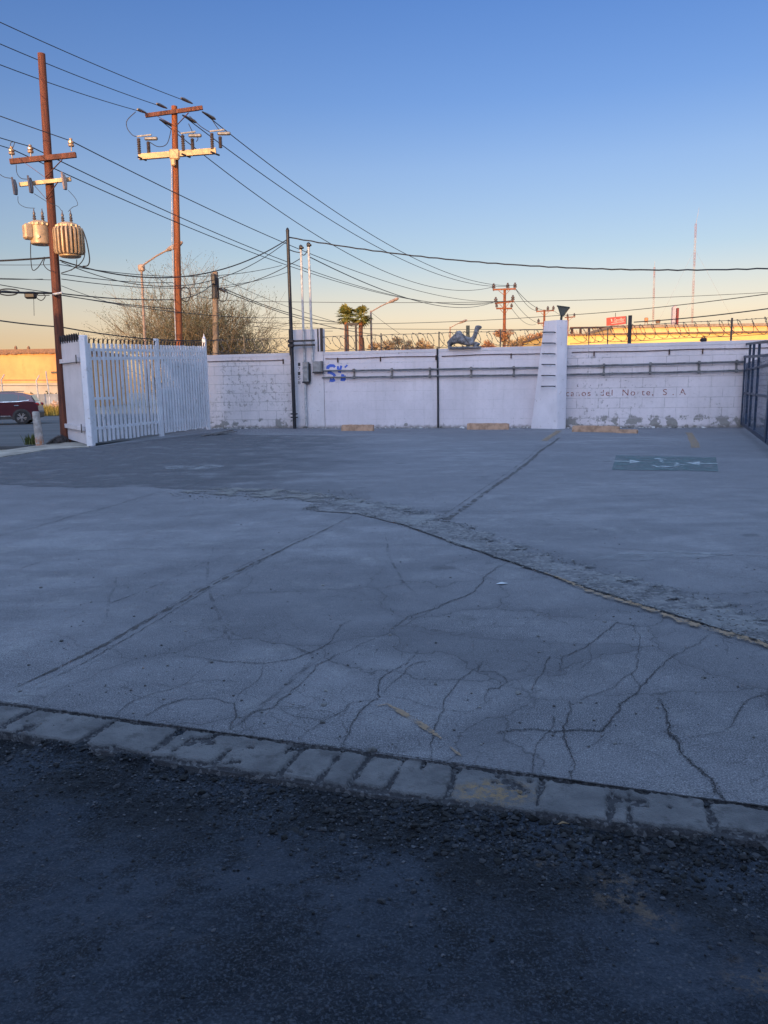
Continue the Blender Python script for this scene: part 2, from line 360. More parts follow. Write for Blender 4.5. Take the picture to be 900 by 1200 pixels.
M_BLACK = simple('black_paint', (.018, .018, .024), .5, .2, var=.3); M_WIRE = simple('cable_rubber', (.02, .02, .022), .7, bump=0)
M_GALV = simple('galvanised', (.36, .37, .38), .45, .6, var=.2); M_PIPE = simple('painted_pipe', (.46, .46, .47), .5, .1, var=.25)
M_CONDUIT = simple('conduit_metal', (.17, .17, .175), .5, .4, var=.3); M_BOX = simple('grey_enamel', (.24, .25, .26), .5, .2, var=.2)
M_CREAM = simple('cream_steel', (.46, .30, .15), .5, .1, var=.2); M_PORC = simple('porcelain', (.28, .19, .14), .25, var=.1, bump=0); M_DPORC = simple('dark_porcelain', (.10, .08, .08), .3, bump=0)
M_TANK = simple('transformer_paint', (.46, .31, .18), .45, .1, var=.15); M_RUST = simple('rusty_steel', (.10, .045, .03), .8, .3, var=.4); M_RAZOR = simple('razor_steel', (.11, .095, .085), .5, .6, var=.3, bump=0)
M_BLUE = simple('blue_gate_paint', (.022, .042, .085), .5, .1, var=.35); M_TAN = simple('tan_stop', (.42, .26, .17), .85, var=.25, sc=5, bump=.6)
M_LAMPB = simple('dark_green_metal', (.03, .045, .045), .5, .3)
# ================================================================== ground
def jag(pts, amp, n):                  # roughen a ground polyline
    out = []
    for i in range(len(pts)-1):
        a, b = Vector(pts[i]), Vector(pts[i+1]); seg = [a, b]
        for k in range(n):
            ns = [seg[0]]
            for p, q in zip(seg, seg[1:]):
                d = q-p; m = (p+q)/2; m += Vector((-d.y, d.x, 0))*random.uniform(-amp, amp); ns += [m, q]
            seg = ns
        out += seg[:-1]
    out.append(Vector(pts[-1])); return out
def ribbon(mb, pts, w0, z, vary=.6, taper=True):
    n = len(pts); vs = []; fs = []
    for i, p in enumerate(pts):
        t = (pts[min(i+1, n-1)]-pts[max(0, i-1)]); t.z = 0
        if t.length < 1e-6: t = Vector((1, 0, 0))
        t.normalize(); q = Vector((-t.y, t.x, 0)); k = w0*(1-vary*random.random())
        if taper: k *= min(1, .25+3*min(i, n-1-i)/max(1, n))
        vs += [Vector((p.x, p.y, z))+q*k/2, Vector((p.x, p.y, z))-q*k/2]
    for i in range(n-1): fs.append((2*i, 2*i+1, 2*i+3, 2*i+2))
    mb.add(vs, fs)
def sheet(name, poly, z, m, thick=None):
    mb = MB(); P = [Vector((p.x, p.y, z)) for p in poly]
    if thick: mb.prism([Vector((p.x, p.y, z-thick)) for p in poly], (0, 0, thick))
    else: mb.add(P, [tuple(range(len(P)))])
    import bmesh
    o = mb.build(name, m, flat=True)
    b = bmesh.new(); b.from_mesh(o.data); bmesh.ops.triangulate(b, faces=[f for f in b.faces if len(f.verts) > 4]); b.to_mesh(o.data); b.free()
    return tag(o, kind='structure')
mb = MB(); mb.add([(-1500, -1500, -.14), (1500, -1500, -.14), (1500, 1500, -.14), (-1500, 1500, -.14)], [(0, 1, 2, 3)]); tag(mb.build('ground', M_GRND, flat=True), kind='structure')
K = lambda s, o=0: KA+KD*s+KN*o
# wall line
WA = G(245, 502.0); WB = G(870, 501.0); WU = (WB-WA).normalized(); WN = Vector((-WU.y, WU.x, 0))
WL_ = (WB-WA).length
WM_ = Matrix.Translation(WA) @ Matrix(((WU.x, WN.x, 0, 0), (WU.y, WN.y, 0, 0), (0, 0, 1, 0), (0, 0, 0, 1)))
WI = WM_.inverted()
def wl(px, py, off=0.0):               # wall coordinates (s, z) seen at a pixel, on the plane off metres in front of the wall
    d = WI.to_3x3() @ ray(px, py); o = WI @ O; t = (-off-o.y)/d.y; p = o+d*t; return p.x, p.z
HW = 3.1
# lot slab
slab = [K(-30), K(45), WM_ @ Vector((40, .3, 0)), WM_ @ Vector((-.3, .3, 0)), G(104, 524), G(60, 526), G(0, 536), G(-300, 575)]
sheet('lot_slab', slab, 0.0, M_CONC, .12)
# street beyond and driveway this side
sheet('street', [Vector((-300, 22.9, 0)), Vector((-9.5, 24.3, 0)), Vector((-7.4, 29.8, 0)), Vector((-7, 33, 0)), Vector((60, 32, 0)), Vector((300, 60, 0)), Vector((300, 62, 0)), Vector((-300, 57, 0))], -.03, M_STRT, .1)
sheet('sidewalk', jag([G(-300, 577), G(0, 536.5), G(60, 526.5), G(104, 524.2), G(100, 519), G(70, 519), G(0, 529), G(-300, 556)], .01, 2), .02, simple('sidewalk_concrete', (.36, .32, .27), .9, var=.3, sc=2, bump=.4), .10)
sheet('driveway', [K(-30, .3), K(45, .3), Vector((40, -12, 0)), Vector((-40, -12, 0))], -.085, M_ASPH)
# near asphalt, real relief
def fbm(x, y, oct=5, sc=1., seed=0, gain=.5):
    r = np.random.default_rng(seed); T = r.random((256, 256)); out = 0; a = 1; tot = 0
    for k in range(oct):
        u = x*sc; v = y*sc; iu = np.floor(u).astype(int); iv = np.floor(v).astype(int); fu = u-iu; fv = v-iv
        fu = fu*fu*(3-2*fu); fv = fv*fv*(3-2*fv)
        g = lambda i, j: T[(i+17*k) % 256, (j+31*k) % 256]
        val = (g(iu, iv)*(1-fu)+g(iu+1, iv)*fu)*(1-fv)+(g(iu, iv+1)*(1-fu)+g(iu+1, iv+1)*fu)*fv
        out = out+a*val; tot += a; a *= gain; sc *= 2.03
    return out/tot
def grid_mesh(name, X, Y, Z, m, kind='structure'):
    ny, nx = X.shape; v = np.stack([X, Y, Z], -1).reshape(-1, 3); idx = np.arange(nx*ny).reshape(ny, nx)
    f = np.stack([idx[:-1, :-1], idx[:-1, 1:], idx[1:, 1:], idx[1:, :-1]], -1).reshape(-1, 4)
    me = bpy.data.meshes.new(name); me.vertices.add(len(v)); me.vertices.foreach_set('co', v.ravel()); me.loops.add(f.size); me.loops.foreach_set('vertex_index', f.ravel().astype(np.int32))
    me.polygons.add(len(f)); me.polygons.foreach_set('loop_start', np.arange(0, f.size, 4, dtype=np.int32)); me.update(); me.validate(); me.shade_smooth()
    me.materials.append(m); o = bpy.data.objects.new(name, me); COL.objects.link(o); return tag(o, kind=kind)
WSP = []
for q_ in (G(0, 853), G(230, 893), G(450, 926), G(700, 957), G(900, 980)): q_ = q_-KA; WSP.append((q_.dot(KD), -q_.dot(KN)))
def stripw(s_): return np.interp(s_, [a for a, b in WSP], [b for a, b in WSP])
def asph_z(sx, oy):                     # along-kerb and across-kerb (negative towards the camera)
    d = -oy-stripw(sx); near = np.exp(-np.clip(d, 0, 9)/.16)
    z = -.052+.020*(fbm(sx, oy, 4, 1.3, 3)-.5)*2+.006*(fbm(sx, oy, 4, 9, 5)-.5)*2+.0065*(fbm(sx, oy, 3, 38, 6)-.5)*2
    lump = np.clip(fbm(sx, oy, 5, 7, 8)-.44, 0, 1)*.20
    z = z+near*lump*np.clip(fbm(sx, oy, 2, 1.1, 9)*2-.5, 0, 1)+.012*near+np.clip(fbm(sx, oy, 4, 3.1, 11)-.60, 0, 1)*.10
    return np.where(d < .04, np.minimum(z, -.016+np.clip(d, 0, .04)*.4), z)
sx = np.arange(-1.2, 6.4, .0125); oy = np.concatenate([np.arange(-4.2, -1.6, .03), np.arange(-1.6, .02, .0125)])
SX, OY = np.meshgrid(sx, oy); PX = KA.x+KD.x*SX+KN.x*OY; PY = KA.y+KD.y*SX+KN.y*OY
grid_mesh('asphalt_apron', PX, PY, asph_z(SX, OY), M_ASPH)
# kerb stones: worn blocks set along the slab edge
M_KERB = None
def m_kerb():
    t = NT('kerb_concrete'); P = t.pos; X = t.xyz(P)
    b = t.mix(t.rng(t.noise(3.5, 8, rough=.65), .35, .65), (.115, .115, .125), (.215, .213, .222)); b = t.mix(t.rng(t.noise(220, 3), .5, .75, 0, .5), b, (.08, .08, .085))
    b = t.mix(t.rng(t.noise(9, 7, rough=.7), .50, .66, 0, .8), b, (.08, .078, .083))
    c = G(580, 928); rr = t.math('SQRT', t.math('ADD', t.math('POWER', t.math('SUBTRACT', X[0], c.x), 2), t.math('MULTIPLY', t.math('POWER', t.math('SUBTRACT', X[1], c.y), 2), 3)))
    b = t.mix(t.math('MULTIPLY', t.math('MULTIPLY', t.rng(rr, .10, .22, 1, 0), t.rng(t.noise(26, 6, rough=.7), .44, .58)), .85), b, (.36, .23, .10))
    st = t.n('ShaderNodeAttribute', attribute_name='stone').outputs['Fac']; b = t.mix(t.math('MULTIPLY', t.n('ShaderNodeAttribute', attribute_name='tone').outputs['Fac'], .5), b, (.12, .125, .135))
    vc = t.xyz(t.voro(70, out=1))[0]; gap = t.mix(t.rng(vc, .6, .95, 0, .8), (.06, .06, .068), (.17, .17, .18))
    b = t.mix(t.rng(st, .35, .75), gap, b)
    return t.done(b, .9, t.bump(t.math('ADD', t.noise(14, 7, rough=.7), t.noise(120, 3)), .7, .015), spec=.25)
M_KERB = m_kerb()
tk = [(-40, 2), (10, 100), (110, 182), (190, 258), (264, 334), (340, 380), (386, 414), (420, 456), (464, 522), (532, 626), (634, 712), (718, 734), (742, 833), (843, 935), (945, 1060)]
mb = MB(); kerbgaps = []
def onk(px, off):                       # parameter along kerb for photo column px at that offset
    lo, hi = -3, 9
    inv = CM.inverted()
    for _ in range(40):
        m = (lo+hi)/2; c = inv @ K(m, off); x = 450+FPX*c.x/(-c.z)
        if x < px: lo = m
        else: hi = m
    return lo
ks = np.arange(-1.0, 6.2, .0075); ko = np.arange(.0, .52, .0075); KS, KO = np.meshgrid(ks, ko)
SDF = np.full(KS.shape, -1.0); TON = np.zeros(KS.shape)
for a, b in tk:
    s0 = onk(a, -.20); s1 = onk(b, -.20); sk = random.uniform(-.12, .12); d0 = .020+random.uniform(-.006, .010); wl_ = stripw((s0+s1)/2)+random.uniform(-.025, .012)
    ss = KS-sk*(KO-.2); d_ = np.minimum.reduce([ss-s0, s1-ss, KO-d0, wl_-KO]); cr_ = np.minimum(np.minimum(ss-s0, s1-ss), np.minimum(KO-d0, wl_-KO)); SDF = np.maximum(SDF, d_); TON = np.where(d_ > -.01, random.uniform(.3, .7), TON)
ero = (fbm(KS+3, KO+3, 4, 11, 41)-.5)*.034+(fbm(KS, KO, 3, 60, 42)-.5)*.020
top = np.clip((SDF+ero+.006)/.009, 0, 1); pit = np.clip((fbm(KS, KO, 5, 10, 43)-.70)/.02, 0, 1); top = top*(1-pit*.85)
KZ = -.017+.017*top+.004*(fbm(KS, KO, 4, 14, 44)-.5)+.004*(fbm(KS, KO, 3, 70, 45)-.5); KZ = np.where(KO > stripw(KS)+.02, -.075, KZ); KZ[0] = -.002
ob_ = grid_mesh('kerb', KA.x+KD.x*KS-KN.x*KO, KA.y+KD.y*KS-KN.y*KO, KZ, M_KERB); q_ = ob_.data.attributes.new('stone', 'FLOAT', 'POINT'); q_.data.foreach_set('value', top.ravel()); q_ = ob_.data.attributes.new('tone', 'FLOAT', 'POINT'); q_.data.foreach_set('value', TON.ravel())
# darker worn surface on the far left and the broken diagonal strip
ed = [G(-200, 560), G(0, 568), G(90, 572), G(180, 571), G(250, 574), G(330, 578), G(380, 584), G(430, 586), G(520, 560), G(560, 520), G(520, 512), G(300, 510), G(246, 507), G(104, 524.5), G(60, 527), G(0, 537), G(-200, 561.5)]
ed = jag(ed[:9], .12, 4)+jag(ed[8:13], .05, 3)[1:]+ed[13:-1]
sheet('worn_surface', ed, .004, m_alpha('worn_asphalt_film', (.075, .077, .088), .30, .60, 1.1, (.15, .15, .165), .85, 10, (-4.0, 1.6)))
lowe = [G(355, 598), G(420, 603), G(470, 615), G(540, 640), G(600, 660), G(700, 694), G(800, 725), G(900, 756), G(1100, 830)]
upe = [G(1100, 765), G(900, 718), G(800, 690), G(700, 665), G(640, 648), G(570, 622), G(500, 597), G(430, 583), G(370, 585)]
UPR = list(reversed(upe))
def interp(pl, n):
    L_ = [0]
    for p, q in zip(pl, pl[1:]): L_.append(L_[-1]+(q-p).length)
    return np.stack([np.interp(np.linspace(0, L_[-1], n), L_, [getattr(p, c) for p in pl]) for c in 'xy'], -1)
nA, nB = 700, 40; lo_, up_ = interp(lowe, nA), interp(UPR, nA); tt = np.linspace(0, 1, nB)
BXY = lo_[None]*(1-tt[:, None, None])+up_[None]*tt[:, None, None]; BX, BY = BXY[..., 0], BXY[..., 1]
BY = BY+(fbm(BX, BY, 5, 4, 21)-.5)*.12*(1-tt[:, None]); edge = np.minimum(tt/.12, 1)[:, None]
BZ = .006+edge*(.012*(fbm(BX, BY, 4, 6, 22)-.35)+.014*np.clip(fbm(BX, BY, 3, 26, 23)-.42, 0, 1)*1.6)+.004
BZ = np.maximum(BZ, .0055)
o = grid_mesh('broken_strip', BX, BY, BZ, M_BAND); at_ = o.data.attributes.new('across', 'FLOAT', 'POINT'); at_.data.foreach_set('value', np.repeat(tt, nA)); a2 = o.data.attributes.new('along', 'FLOAT', 'POINT'); a2.data.foreach_set('value', np.tile(np.linspace(0, 1, nA), nB))
ec = MB(); ribbon(ec, jag([Vector((x, y, 0)) for x, y in lo_[160::20]], .09, 3), .035, .0135, .95, False); tag(ec.build('strip_edge_crack', m_alpha('edge_crack_shadow', (.05, .05, .056), .36, .52, 3.5, None, .85), flat=True), kind='structure')  # dark ribbon painted for the crack and its shadow along the strip
sheet('broken_strip_edge', jag([G(200, 577), G(260, 572), G(330, 574), G(400, 583), G(440, 590), G(380, 590), G(310, 584), G(250, 580)], .12, 4), .0125, m_alpha('gravel_film', (.12, .118, .12), .40, .60, 3, (.24, .235, .23), 1, 9))
def pline(px, z=0): return [G(a, b) for a, b in px]
cr = MB(); Z1 = .004
def A(pts): return [(x/2, 680+y/2) for x, y in pts]
def B(pts): return [(450+x/2, 700+y/2) for x, y in pts]
cracks = [(A([(430, 178), (500, 188), (560, 192), (620, 195), (700, 182), (740, 165), (790, 120), (820, 95)]), .016), (A([(270, 318), (300, 290), (350, 270), (440, 240), (490, 190)]), .010),
 (A([(340, 320), (380, 295), (430, 280), (500, 278), (550, 290), (555, 320), (540, 350)]), .014), (A([(540, 350), (590, 310), (640, 300), (680, 265), (740, 200), (790, 175), (900, 130)]), .015),
 (A([(700, 375), (760, 330), (820, 290), (890, 275)]), .010), (A([(800, 392), (830, 330), (890, 275), (900, 225), (980, 165)]), .018), (A([(620, 195), (600, 240), (550, 290)]), .009), (A([(640, 300), (690, 320), (750, 330), (820, 290)]), .008),
 (A([(300, 240), (400, 250), (480, 235), (560, 240)]), .007), (B([(110, 385), (115, 330), (130, 280), (150, 230), (190, 185), (230, 150)]), .014), (B([(215, 150), (220, 175), (260, 175), (290, 200), (270, 215), (245, 215), (240, 250)]), .012),
 (B([(0, 225), (40, 185), (75, 155), (110, 150)]), .012), (B([(0, 230), (60, 240), (120, 260), (200, 270), (280, 225)]), .008), (B([(345, 415), (350, 380), (380, 320), (400, 290), (395, 280)]), .010), (B([(440, 430), (435, 360), (420, 330), (430, 290), (435, 245)]), .018),
 (B([(270, 318), (340, 310), (400, 318), (460, 312), (510, 315), (530, 290), (550, 250), (600, 210), (640, 170), (700, 130), (760, 90)]), .020), (B([(800, 480), (770, 430), (720, 390), (690, 340), (665, 320), (660, 280), (650, 240)]), .024),
 (B([(350, 225), (360, 190), (380, 150), (390, 140)]), .014), (B([(410, 175), (420, 140), (480, 110), (530, 75), (545, 60), (600, 70)]), .016), (B([(600, 210), (580, 180), (590, 140), (600, 90), (590, 60)]), .012), (B([(450, 250), (520, 220), (560, 190), (580, 180)]), .010),
 (B([(800, 310), (830, 270), (870, 235), (960, 200)]), .016), (B([(510, 335), (560, 345), (640, 370), (700, 410)]), .006), (B([(720, 330), (770, 320), (810, 315)]), .008), (B([(485, 110), (485, 150), (460, 170)]), .008), (B([(0, 90), (60, 60), (120, 20), (200, 0)]), .010),
 (B([(640, 170), (700, 190), (800, 180), (900, 150)]), .006), (B([(440, 370), (500, 340), (520, 320)]), .007), (B([(60, 100), (40, 140), (75, 155)]), .006), ([(598, 658), (580, 666), (566, 677), (560, 688), (550, 697), (533, 703), (513, 713), (480, 722), (462, 735)], .020),
 ([(108, 646), (148, 643), (180, 645)], .02), ([(24, 668), (50, 658)], .02), ([(70, 621), (82, 619)], .02), ([(208, 606), (238, 603)], .03), ([(170, 625), (200, 618), (214, 615)], .015), ([(0, 628), (50, 615), (83, 605), (140, 591), (192, 576), (240, 564), (330, 547), (430, 525)], .035),
 ([(600, 566), (700, 568), (800, 571), (900, 573), (1000, 576)], .035), ([(690, 640), (760, 645), (900, 652), (1000, 656)], .03), ([(0, 576), (60, 574), (120, 573)], .02)]
chp = MB()
for p, w_ in cracks:
    jp = jag(pline(p), .085, 5); ribbon(cr, jp, w_*.36, Z1, .95)
    for q_ in jp:
        for _ in range(2):
            c_ = q_+Vector((random.gauss(0, w_*.34), random.gauss(0, w_*.34), 0)); r_ = w_*random.uniform(.05, .22); m_ = random.randint(4, 6); a0 = random.uniform(0, 6)
            chp.add([(c_.x+r_*random.uniform(.5, 1.3)*math.cos(a0+2*PI*k_/m_), c_.y+r_*random.uniform(.5, 1.3)*math.sin(a0+2*PI*k_/m_), Z1+.001) for k_ in range(m_)], [tuple(range(m_))])
JB = jag(pline([(16, 810), (70, 787), (130, 755), (240, 690), (330, 643), (412, 606)]), .008, 5)
for dx in (-.045, .045): ribbon(cr, [p+Vector((dx+random.uniform(-.010, .010), random.uniform(-.012, .012), 0)) for p in JB], .008, Z1, .95)
ribbon(cr, jag([K(-2, .004), K(0, .004), K(2, .006), K(4, .004), K(8, .004)], .006, 8), .010, Z1, .95)
tag(cr.build('pavement_cracks', simple('crack_dirt', (.055, .053, .058), .95, var=.3, bump=0), flat=True), kind='structure')
tag(chp.build('crack_chips', simple('chip_dark', (.045, .044, .050), .95, var=.3, bump=0), flat=True), kind='structure')
jb = MB()
JJ = jag(pline([(519, 612), (560, 584), (600, 556), (655, 513)]), .008, 5); ribbon(jb, JJ, .11, Z1, .6, False); ribbon(jb, [p+Vector((-.13+random.uniform(-.01, .01), 0, 0)) for p in JJ], .025, Z1+.003, .9)
ribbon(jb, jag(pline([(20, 806), (130, 752), (240, 690), (415, 604)]), .01, 5), .05, Z1, .7)
tag(jb.build('slab_joint', m_alpha('joint_fill', (.07, .066, .068), .40, .58, 7, (.12, .11, .11), .9), flat=True), kind='structure')
lt = MB()
ribbon(lt, jag(pline([(700, 655), (760, 652), (860, 649)]), .02, 3), .35, Z1+.002, .3); ribbon(lt, jag(pline([(196, 547), (230, 548), (262, 547)]), .02, 3), 1.1, Z1+.004, .2)
ribbon(lt, jag(pline([(60, 800), (30, 815), (120, 770)]), .02, 3), .08, Z1+.002, .3)
tag(lt.build('pale_stains', m_alpha('pale_dust', (.34, .35, .37), .35, .7, 2.5, (.30, .31, .33), .75, 5), flat=True), kind='structure')
# tyre marks
ty = MB()
for p in ([(250, 640), (243, 665), (247, 700), (262, 735), (275, 765)], [(452, 625), (455, 650), (470, 680), (492, 700)], [(140, 670), (128, 700), (122, 730)], [(20, 745), (150, 700), (250, 655)], [(300, 830), (340, 800), (370, 770), (300, 740)]):
    ribbon(ty, jag(pline(p), .02, 4), .03, Z1+.001, .4)
tag(ty.build('tyre_marks', m_alpha('tyre_rubber', (.08, .08, .088), .40, .65, 5, None, .38), flat=True), kind='structure')
# painted markings
M_TANP = m_alpha('worn_tan_paint', (.38, .26, .165), .35, .56, 12, (.28, .21, .15), .8)
pm = MB(); ribbon(pm, jag(pline([(452, 825), (486, 845), (518, 867)]), .01, 4), .045, Z1+.002, .4); ribbon(pm, jag(pline([(527, 876), (541, 888)]), .02, 3), .02, Z1+.002); ribbon(pm, jag(pline([(436, 829), (455, 826)]), .02, 3), .02, Z1+.002)
ribbon(pm, [p+Vector((-.02, -.03, 0)) for p in jag(pline([(640, 672), (700, 696), (760, 714), (800, 728), (860, 745), (900, 757), (1000, 790)]), .03, 5)], .11, .0165, .85)
ribbon(pm, jag(pline([(807, 507), (815, 525)]), .01, 2), .22, Z1+.002, .15, False); ribbon(pm, jag(pline([(655, 505), (638, 517)]), .01, 2), .22, Z1+.008, .2, False)
tag(pm.build('painted_lines', M_TANP, flat=True), kind='structure')
# accessible bay marking
bq = [G(717, 551), G(842, 553), G(839, 536), G(722, 534)]
t = NT('faded_blue_paint'); bcol = t.mix(t.rng(t.noise(6, 6), .35, .7), (.095, .145, .155), (.14, .185, .195)); M_BAY = t.done(bcol, .8, None, 0, alpha=t.rng(t.noise(3.2, 9, rough=.8), .38, .60, .12, .8), spec=.2)
o = sheet('bay_marking', bq, .0105, M_BAY)
ww = MB()
ribbon(ww, pline([(720, 541), (744, 541.6)]), .11, .0145, 0, False); ww.add([G(738, 539.4), G(751, 541.8), G(738, 543.6)], [(0, 1, 2)])
ribbon(ww, pline([(816, 543.6), (841, 544)]), .13, .0145, 0, False); ww.add([G(820, 541.6), G(804, 543), G(820, 546)], [(0, 1, 2)])
for v in ww.v: v.z = .0145
tag(ww.build('bay_arrows', m_alpha('white_road_paint', (.52, .57, .59), .30, .58, 9, (.42, .46, .49), .85), flat=True), kind='structure')
# faded wheelchair symbol: drawn in bay axes
bx = (bq[1]-bq[0]).normalized(); by = Vector((-bx.y, bx.x, 0)); bc = (bq[0]+bq[1]+bq[2]+bq[3])/4; bc.z = .0145
sy = MB(); q = lambda x, y: bc+bx*x+by*y
ribbon(sy, [q(-.02+.24*math.cos(a), -.42+.42*math.sin(a)) for a in np.linspace(-2.9, .6, 16)], .10, .0145, .2, False)
ribbon(sy, [q(-.05, .55), q(-.03, .0), q(.22, -.02), q(.33, -.5), q(.42, -.48)], .09, .0145, .2, False)
sy.add([q(-.05+.13*math.cos(a), .78+.20*math.sin(a)) for a in np.linspace(0, 2*PI, 12, endpoint=False)], [tuple(range(12))]); sy.add([q(-.22, -.98), q(.14, -.98), q(.16, -.72), q(-.2, -.72)], [(0, 1, 2, 3)])
tag(sy.build('bay_symbol', m_alpha('faded_white_paint', (.50, .56, .60), .42, .60, 7, None, .8), flat=True), kind='structure')
# loose gravel
ICO = []
def ico():
    p = (1+5**.5)/2; v = np.array([(-1, p, 0), (1, p, 0), (-1, -p, 0), (1, -p, 0), (0, -1, p), (0, 1, p), (0, -1, -p), (0, 1, -p), (p, 0, -1), (p, 0, 1), (-p, 0, -1), (-p, 0, 1)])/math.sqrt(1+p*p)
    f = np.array([(0, 11, 5), (0, 5, 1), (0, 1, 7), (0, 7, 10), (0, 10, 11), (1, 5, 9), (5, 11, 4), (11, 10, 2), (10, 7, 6), (7, 1, 8), (3, 9, 4), (3, 4, 2), (3, 2, 6), (3, 6, 8), (3, 8, 9), (4, 9, 5), (2, 4, 11), (6, 2, 10), (8, 6, 7), (9, 8, 1)])
    return v, f
IV, IF = ico()
def pebbles(name, P, Rr, m, label, cat='gravel'):
    n = len(P); v = np.repeat(IV[None], n, 0)*(1+rng.uniform(-.28, .28, (n, 12, 1)))
    v *= rng.uniform(.6, 1.3, (n, 1, 3))*np.array([1, 1, .6]); a = rng.uniform(0, 6.3, n); c, s_ = np.cos(a), np.sin(a)
    x = v[..., 0]*c[:, None]-v[..., 1]*s_[:, None]; y = v[..., 0]*s_[:, None]+v[..., 1]*c[:, None]
    v = np.stack([x, y, v[..., 2]], -1)*Rr[:, None, None]+P[:, None, :]
    f = (IF[None]+12*np.arange(n)[:, None, None]).reshape(-1, 3)
    me = bpy.data.meshes.new(name); me.from_pydata(v.reshape(-1, 3).tolist(), [], f.tolist()); me.materials.append(m)
    o = bpy.data.objects.new(name, me); COL.objects.link(o); return tag(o, label, cat, kind='stuff')
def m_peb(name, a, b):
    t = NT(name); r_ = t.geo.outputs['Random Per Island']
    return t.done(t.mix(t.math('POWER', r_, 2.2), a, b), .85, t.bump(t.noise(90, 3), .3, .005))
n = 14000; s_ = rng.uniform(-1.1, 6.1, n); o_ = -stripw(s_)-.01-np.abs(rng.normal(0, .22, n)); o_[:3000] = -.36-np.abs(rng.normal(0, .9, 3000)); o_[3000:4400] = -rng.uniform(0, .05, 1400)
P = np.stack([KA.x+KD.x*s_+KN.x*o_, KA.y+KD.y*s_+KN.y*o_, asph_z(s_, o_)+.002], -1); P[3000:4400, 2] = -.010
pebbles('gravel', P, np.minimum(rng.gamma(1.1, .0021, n)+.0010, .0075), m_peb('gravel_dark', (.008, .010, .014), (.105, .11, .13)), 'dark loose gravel and tar crumbs lying along the broken kerb edge')
n = 2600; s_ = np.concatenate([rng.normal(3.0, .8, 1500), rng.uniform(-.5, 6, 1100)]); o_ = -stripw(s_)-.015-np.abs(rng.normal(0, .17, n)); P = np.stack([KA.x+KD.x*s_+KN.x*o_, KA.y+KD.y*s_+KN.y*o_, asph_z(s_, o_)+.002], -1)
pebbles('tar_crumbs', P, np.minimum(rng.gamma(1.6, .0034, n)+.002, .019), m_peb('tar_black', (.003, .0035, .005), (.045, .048, .058)), 'black crumbled asphalt heaped in front of the kerb stones')
# pebbles in the diagonal strip
Q = []
for _ in range(6500):
    i = random.random(); j = i*(len(lowe)-1); k = min(int(j), len(lowe)-2); fr = j-k
    a = lowe[k].lerp(lowe[k+1], fr); b = list(reversed(upe))[k].lerp(list(reversed(upe))[k+1], fr)
    t_ = abs(random.gauss(0, .30)) if random.random() < .8 else random.random()
    p = a.lerp(b, min(t_, 1.05)); Q.append((p.x+random.gauss(0, .03), p.y+random.gauss(0, .06), .010))
for _ in range(900):
    p = G(random.uniform(200, 420), random.gauss(581, 4)); Q.append((p.x, p.y, .006))
for _ in range(700):
    p = G(random.uniform(0, 900), random.uniform(540, 880)); Q.append((p.x, p.y, .003))
Q = np.array(Q); pebbles('gravel', Q, rng.gamma(1.5, .0024, len(Q))+.0015, m_peb('gravel_grey', (.07, .07, .075), (.26, .255, .25)), 'grey crumbled gravel strewn along the diagonal broken strip of the lot')
# ================================================================== walls
def W(s, z, off=0.0): return WM_ @ Vector((s, -off, z))
def wthing(name, s, label, cat, group=None): return thing(name, None, label, cat, group, M=WM_ @ Matrix.Translation((s, 0, 0)))
def wbuild(mb, name, m, parent=None, **k): return mb.build(name, m, parent, M=None if parent else WM_, **k)
WX = lambda: MB(WM_)
sA = wl(342, 460)[0]; sB = wl(380, 460)[0]; sC = wl(625, 470)[0]; sD = wl(664, 470)[0]
def wallseg(s0, s1, m, label, h=HW):
    t = thing('block_wall', None, label, 'wall', 'painted block walls at the back of the lot', M=WM_.copy()); mb = WX(); mb.bbox(s0, s1, 0, .20, -.12, h-.12); mb.build('wall_body', m, t, flat=True)
    # the children use the wall frame so the pattern follows the wall
    mb = WX(); mb.bbox(s0, s1, -.012, .215, h-.12, h); mb.build('coping', M_PLAST, t, flat=True)
    return t
wallL = wallseg(-.15, sA-.01, M_WALLL, 'low white block wall with flaking paint and bare grey base between the white gate and the black pole')
mbt = WX(); n = 18; xs = np.linspace(-.1, sA-.05, n)
wallM = wallseg(sB+.01, sC+1.0, M_WALLM, 'smooth white painted wall crossed by two long pipes and a blue scrawl')
wallR = wallseg(sC+1.02, 26, M_WALLR, 'white block wall with faded red lettering and a row of bare blocks along its foot')
t = thing('wall_pier', None, 'tall plastered white wall section carrying the meter box and two thin pipes', 'wall', M=WM_.copy())
WX().bbox(sA, sB, -.04, .26, -.12, wl(360, 386)[1]).build('pier_body', M_PLAST, t, flat=True)
mb = WX(); zt = wl(378, 386)[1]; mb.bbox(sB-.10, sB+.005, -.052, .0, HW+.02, zt+.05); mb.bbox(sB-.22, sB-.16, -.052, -.03, HW+.02, zt+.03); mb.build('dark_channel', M_BLACK, t)
WX().bbox(sA-.03, sA+.03, -.055, -.03, HW-.1, zt+.06).build('dark_channel', M_BLACK, t)
